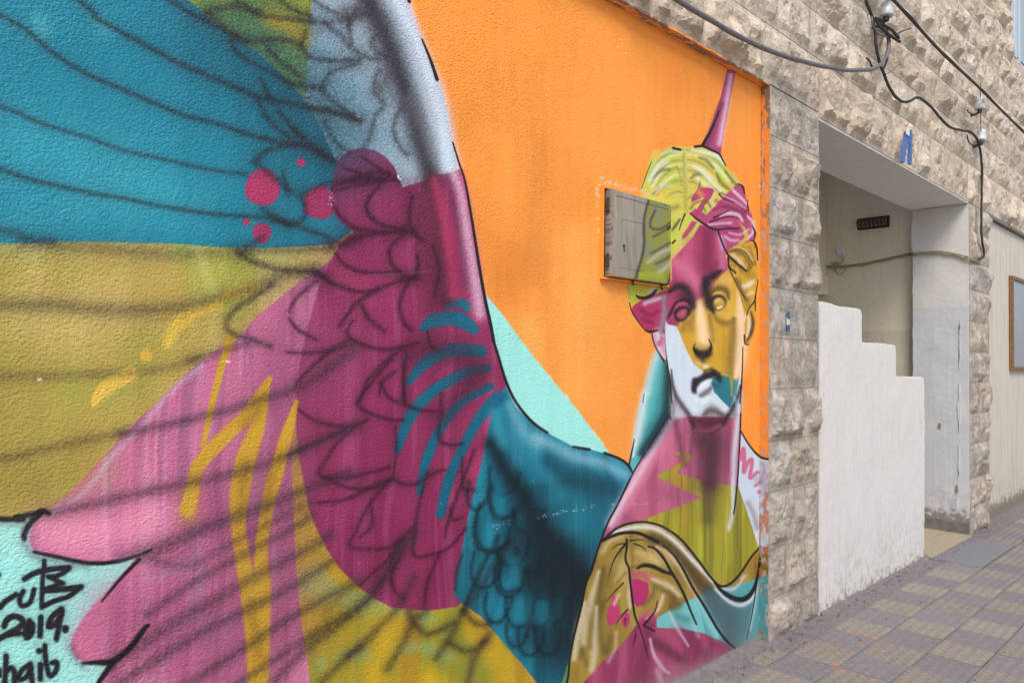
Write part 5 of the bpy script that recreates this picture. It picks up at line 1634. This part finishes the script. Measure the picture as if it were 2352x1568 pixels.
# ---------------------------------------------------------------- cables and insulators
def cable(name, fr, pts, y, r, mat, label, cat='cable', n=8, lift=0.0, group=None):
    ps = []
    for one in (pts if isinstance(pts, list) else [(fr, pts)]):
        ps += pts_of(*one)
    ps = catmull(ps, 6)
    yy = y if isinstance(y, (list, tuple)) else (y, y)
    ys = np.interp(np.linspace(0, 1, len(ps)), np.linspace(0, 1, len(yy)), yy)
    q = MB()
    q.tube([np.asarray(on_y(p[0], p[1], float(t))) + np.array([mn.noise(Vector((i * .31, 1.7, len(label)))), mn.noise(Vector((i * .31, 5.1, len(label)))), mn.noise(Vector((i * .31, 9.3, len(label))))]) * .003 for i, (p, t) in enumerate(zip(ps, ys))], [r * (1 + .12 * mn.noise(Vector((i * .5, 3, 3)))) for i in range(len(ps))], n)
    return tag(q.build(name, mat, None, smooth=True), label, cat, group)
cable('conduit', '', [('D', '1470 -60,1555 0'), ('Q3', '1700 95,1900 205,2100 280'), ('R1', '250 495,500 570,750 615,950 620,1040 600,1090 565,1140 490,1158 420,1158 350,1140 280,1115 220')], (-.09, -.11, -.10, -.09), .0135, M_GREYC, 'thick grey cable sagging from upper left to the top insulator', 'cable', 10)
cable('wall_cable', 'R1', '960 -60,962 20,985 80,1010 140,1025 210,1040 300,1050 420,1070 520,1100 610,1150 740,1200 830,1240 875,1290 898,1340 895,1410 862,1470 890,1540 950,1600 1025,1660 1090,1720 1130,1800 1150,1860 1158,1905 1185,1940 1230,1960 1300,1975 1400,1984 1560', (-.095,), .011, M_BLK, 'black cable winding down over the stone to the lowest insulator')
cable('pillar_cable', 'R2', '1984 -20,1980 150,1978 300,1976 500,1980 640,1995 730,1998 790,1980 815,1940 822,1900 812', (-.06, -.055, -.05, -.02), .0105, M_BLK, 'black cable dropping straight down the right stone pillar')
cable('loop_wire', 'R1', '1012 150,1015 220,1050 280,1105 315,1170 322,1240 295,1310 262,1360 252', (-.10,), .006, M_GREYC, 'thin grey wire looping under the top insulator', 'wire')
cable('loop_wire', 'R1', '1158 380,1150 480,1140 540,1115 600,1090 606', (-.085,), .008, M_BLK, 'short black cable tail beside the grey cable bend', 'wire')
cable('stray_wire', 'R1', '965 515,990 540,1005 580,1022 605', (-.07,), .007, M_BLK, 'short black wire end poking out left of the cable crossing', 'wire')
cable('stray_wire', 'R1', '1130 660,1180 630,1230 585,1285 565', (-.06,), .004, M_GREYC, 'thin grey stray wire right of the cable crossing', 'wire')
sv = [on_y(*p, -.16) for p in pts_of('R1', '1080 -130,1200 0,1400 220,1650 490,1900 720,2100 920,2352 1170,2480 1300')]
q = MB()
sv = [Vector(v) for v in catmull(sv, 5)]
q.tube(sv, .012, 7)
q.tube([v + Vector((0, -.012, -.014 + .008 * math.sin(i * .9))) for i, v in enumerate(sv)], .010, 7)
tag(q.build('service_cable', M_BLK, None, smooth=True), 'long dark twisted service cable running level along the upper facade', 'cable')
q = MB(); q.tube([on_y(*p, -.13) for p in pts_of('R1', '1967 740,1966 800,1966 870')], .0035, 5)
tag(q.build('tie_wire', M_BLK), 'short vertical tie wire between the service cable and the middle insulator', 'wire')
q = MB(); q.tube([on_y(*p, -.10) for p in pts_of('R1', '1968 975,1972 1080,1972 1160')], .0035, 5)
tag(q.build('tie_wire', M_BLK), 'thin vertical tie wire between the middle and lowest insulators', 'wire')
cable('tie_hook', 'R1', '1850 970,1868 995,1905 1008,1940 995,1965 972', (-.08,), .006, M_BLK, 'dark iron hook under the middle insulator', 'hook')
cable('tie_hook', 'R1', '1850 1190,1860 1240,1885 1272,1915 1282,1945 1270,1962 1250', (-.08,), .006, M_BLK, 'dark iron hook curling left of the lowest insulator', 'hook')
def insulator(fr, top, bot, y, hw, label, extra):
    ox, oy, k = FR[fr]
    a = Vector(on_y(ox + top[0] * k, oy + top[1] * k, y)); b = Vector(on_y(ox + bot[0] * k, oy + bot[1] * k, y))
    t = thing('insulator', label, 'insulator', tuple(b), 'porcelain insulators on the facade')
    L = (a - b).length
    q = MB()
    pr = [(.45, 0), (.95, .01), (1.0, .06), (.97, .30), (.90, .50), (.80, .56), (.72, .60), (.74, .66), (.80, .72), (.80, .86), (.70, .96), (.4, 1.0)]
    q.lathe([(r * hw, h * L) for r, h in pr], b, a - b, 18)
    q.build('porcelain_body', M_PORC, t, smooth=True)
    q = MB()
    q.lathe([(.42 * hw, -.03), (.42 * hw, .004)], b, a - b, 10)
    for e in extra:
        q.tube([b + Vector(p) for p in e], .011, 7)
    q.build('iron_bracket', M_BLK, t)
    return t
insulator('R1', (1142, 10), (1137, 150), -.13, .048, 'largest white insulator at the top above the cable knot', [[(0, 0, -.02), (0, .04, -.05), (0, .14, -.05)], [(-.06, .03, -.05), (.12, .0, -.06), (.20, -.02, -.10)], [(-.08, .03, -.07), (.10, .02, -.09), (.22, -.02, -.12)], [(-.1, .04, -.03), (-.05, .03, -.08), (.02, .03, -.06), (-.04, .02, -.03), (-.1, .04, -.03)]])
insulator('R1', (1966, 865), (1962, 968), -.10, .045, 'middle white insulator hanging under the service cable', [[(0, 0, -.02), (0, .05, -.04), (0, .11, -.04)]])
insulator('R1', (1984, 1150), (1972, 1250), -.09, .048, 'lowest white insulator above the right stone pillar, banded near its top', [[(0, 0, -.02), (0, .05, -.04), (0, .10, -.04)]])

# cables and fittings inside the entrance
def on_side(fr, s, x):
    return [on_x(*p, x) for p in pts_of(fr, s)]
q = MB()
inn = on_side('R2', '430 905,550 880,650 885,760 880,850 872,950 858,1050 836,1150 815,1250 792,1340 772', 8.285)
jam = on_side('R2', '1372 772,1440 765,1520 757,1600 754,1680 762,1760 776,1830 795,1876 808', 8.176)
pth = catmull(inn + jam + [on_y(*p, -.03) for p in pts_of('R2', '1905 818,1940 826,1970 822')], 5)
q.tube(pth, .0085, 7)
q.tube([np.asarray(p) + np.array((-.004, 0, -.017 + .004 * math.sin(i * .7))) for i, p in enumerate(pth)], .006, 6)
tag(q.build('entrance_cable', M_IVC, None, smooth=True), 'pair of paint-splashed cables across the entrance wall and jamb', 'cable')
jb = thing('junction_box', 'round cream box with tangled wires on the inner wall', 'junction box', tuple(on_x(1739.5 + 740 * .26042, 381.1 + 750 * .26042, 8.29)))
c0 = Vector(on_x(1739.5 + 740 * .26042, 381.1 + 750 * .26042, 8.298))
q = MB(); q.lathe([(.052, 0), (.052, .018), (.046, .024), (.02, .026)], c0, (-1, 0, 0), 20)
q.build('box_cover', M_PEEL, jb, c0, smooth=False)
q = MB()
q.tube([Vector(p) for p in catmull(on_side('R2', '745 790,760 820,740 855,690 862,660 880', 8.28), 5)], .006, 6)
q.tube([Vector(p) for p in catmull(on_side('R2', '690 890,700 940,730 960,765 930,785 890', 8.28), 5)], .005, 6)
q.tube([Vector(p) for p in catmull(on_side('R2', '650 860,700 850,720 880,670 900,690 930', 8.275), 5)], .006, 6)
q.build('wires', M_IVC, jb)
# bulkhead lamp
lp = thing('bulkhead_lamp', 'rusty caged bulkhead lamp on the inner wall under the soffit', 'lamp', (8.25, .91, 3.14))
ya, yb_, za = .775, 1.06, 3.137
q = MB(); q.box(8.276, 8.298, ya - .02, yb_ + .02, za - .062, za + .062, .006)
q.build('base_plate', M_RUST, lp)
def halfcyl(y0, y1, r, d, n=10):
    vs, fs = [], []
    for yy in (y0, y1):
        for i in range(n + 1):
            a = math.pi * i / n
            vs.append((8.276 - d * math.sin(a), yy, za + r * math.cos(a)))
    m = n + 1
    for i in range(n):
        fs.append((i, i + 1, m + i + 1, m + i))
    fs += [tuple(range(m))[::-1], tuple(range(m, 2 * m))]
    return vs, fs
q = MB(); q.add(*halfcyl(ya + .004, yb_ - .004, .042, .055)); q.build('lamp_glass', M_LAMPGL, lp, smooth=False)
for i in range(8):
    yy = ya + (yb_ - ya) * i / 7
    q = MB()
    q.tube([(8.276 - .062 * math.sin(math.pi * k / 10), yy, za + .05 * math.cos(math.pi * k / 10)) for k in range(11)], .005, 6)
    q.build('guard_ring', M_RUST, lp)
q = MB()
for a in (.35, .5, .65):
    q.tube([(8.276 - .064 * math.sin(math.pi * a), yy, za + .052 * math.cos(math.pi * a)) for yy in (ya, yb_)], .004, 6)
q.build('guard_bar', M_RUST, lp)
# blue bracket over the doorway
bk = thing('blue_bracket', 'chipped blue metal bracket like an upside-down V above the doorway', 'bracket', tuple(on_y(1739.5 + 1310 * .26042, 1300 * .26042, -.05)))
for (a, b, ya_, yb2, w) in (((1318, 1165), (1277, 1432), -.10, -.115, .056), ((1350, 1152), (1346, 1448), -.10, -.105, .042)):
    p = Vector(on_y(1739.5 + a[0] * .26042, a[1] * .26042, ya_)); r_ = Vector(on_y(1739.5 + b[0] * .26042, b[1] * .26042, yb2))
    q = MB()
    vs = []
    for P in (p, r_):
        vs += [P + Vector((-w / 2, -.008, 0)), P + Vector((w / 2, -.008, 0)), P + Vector((w / 2, .012, 0)), P + Vector((-w / 2, .012, 0))]
    q.add(vs, [(0, 1, 2, 3), (7, 6, 5, 4), (0, 4, 5, 1), (1, 5, 6, 2), (2, 6, 7, 3), (3, 7, 4, 0)])
    q.build('bracket_arm', M_BLUE, bk)
p = Vector(on_y(1739.5 + 1318 * .26042, 1175 * .26042, -.11))
q = MB(); q.box(p.x - .03, p.x + .03, p.y - .012, p.y - .002, p.z - .02, p.z + .035, .003)
q.build('bracket_head', M_PAPER, bk)
# torn sticker on the pillar
st = thing('torn_sticker', 'torn blue and white sticker on a pillar stone', 'sticker', (4.29, -.03, 1.87))
def patch(name, mat, cx, cz, w, h, y, sd_):
    r = random.Random(sd_)
    vs, n = [], 14
    for i in range(n):
        a = 2 * math.pi * i / n
        sx, sz = math.cos(a), math.sin(a)
        m = max(abs(sx), abs(sz))
        vs.append((cx + w / 2 * sx / m * r.uniform(.7, 1.05), y, cz + h / 2 * sz / m * r.uniform(.8, 1.05)))
    q = MB()
    q.add(vs + [(x, y + .004, z) for x, _, z in vs], [tuple(range(n))[::-1]] + [(i, (i + 1) % n, n + (i + 1) % n, n + i) for i in range(n)])
    return q.build(name, mat, st)
patch('paper_layer', M_PAPER, 4.289, 1.862, .036, .075, -.024, 3)
patch('printed_scrap', M_BLUEPAP, 4.291, 1.902, .042, .045, -.0265, 4)
patch('printed_scrap', M_BLUEPAP, 4.288, 1.826, .042, .040, -.0265, 6)

# grit and litter along the wall foot
q = MB()
rg = random.Random(9)
for i in range(520):
    x = rg.uniform(3.2, 9.5)
    y = -.03 - abs(rg.gauss(0, .06)) if rg.random() < .75 else rg.uniform(-1.2, -.05)
    if 6.95 < x < 8.1 and y > -.05:
        continue
    s = rg.uniform(.002, .0055)
    z = .003 if y < -.131 else max(.003, .022 + y * .16)
    q.add([(x + s * rg.uniform(-1, 1) * 1.4, y + s * rg.uniform(-1, 1) * 1.4, z + s * (k > 3)) for k in range(6)], [(0, 1, 2), (0, 2, 3), (0, 1, 4), (1, 2, 4), (2, 3, 5), (3, 0, 5), (0, 4, 5)])
q.build('grit', M_GRIT, None, (0, 0, 0), kind='stuff')
print('objects', len(SC.objects))
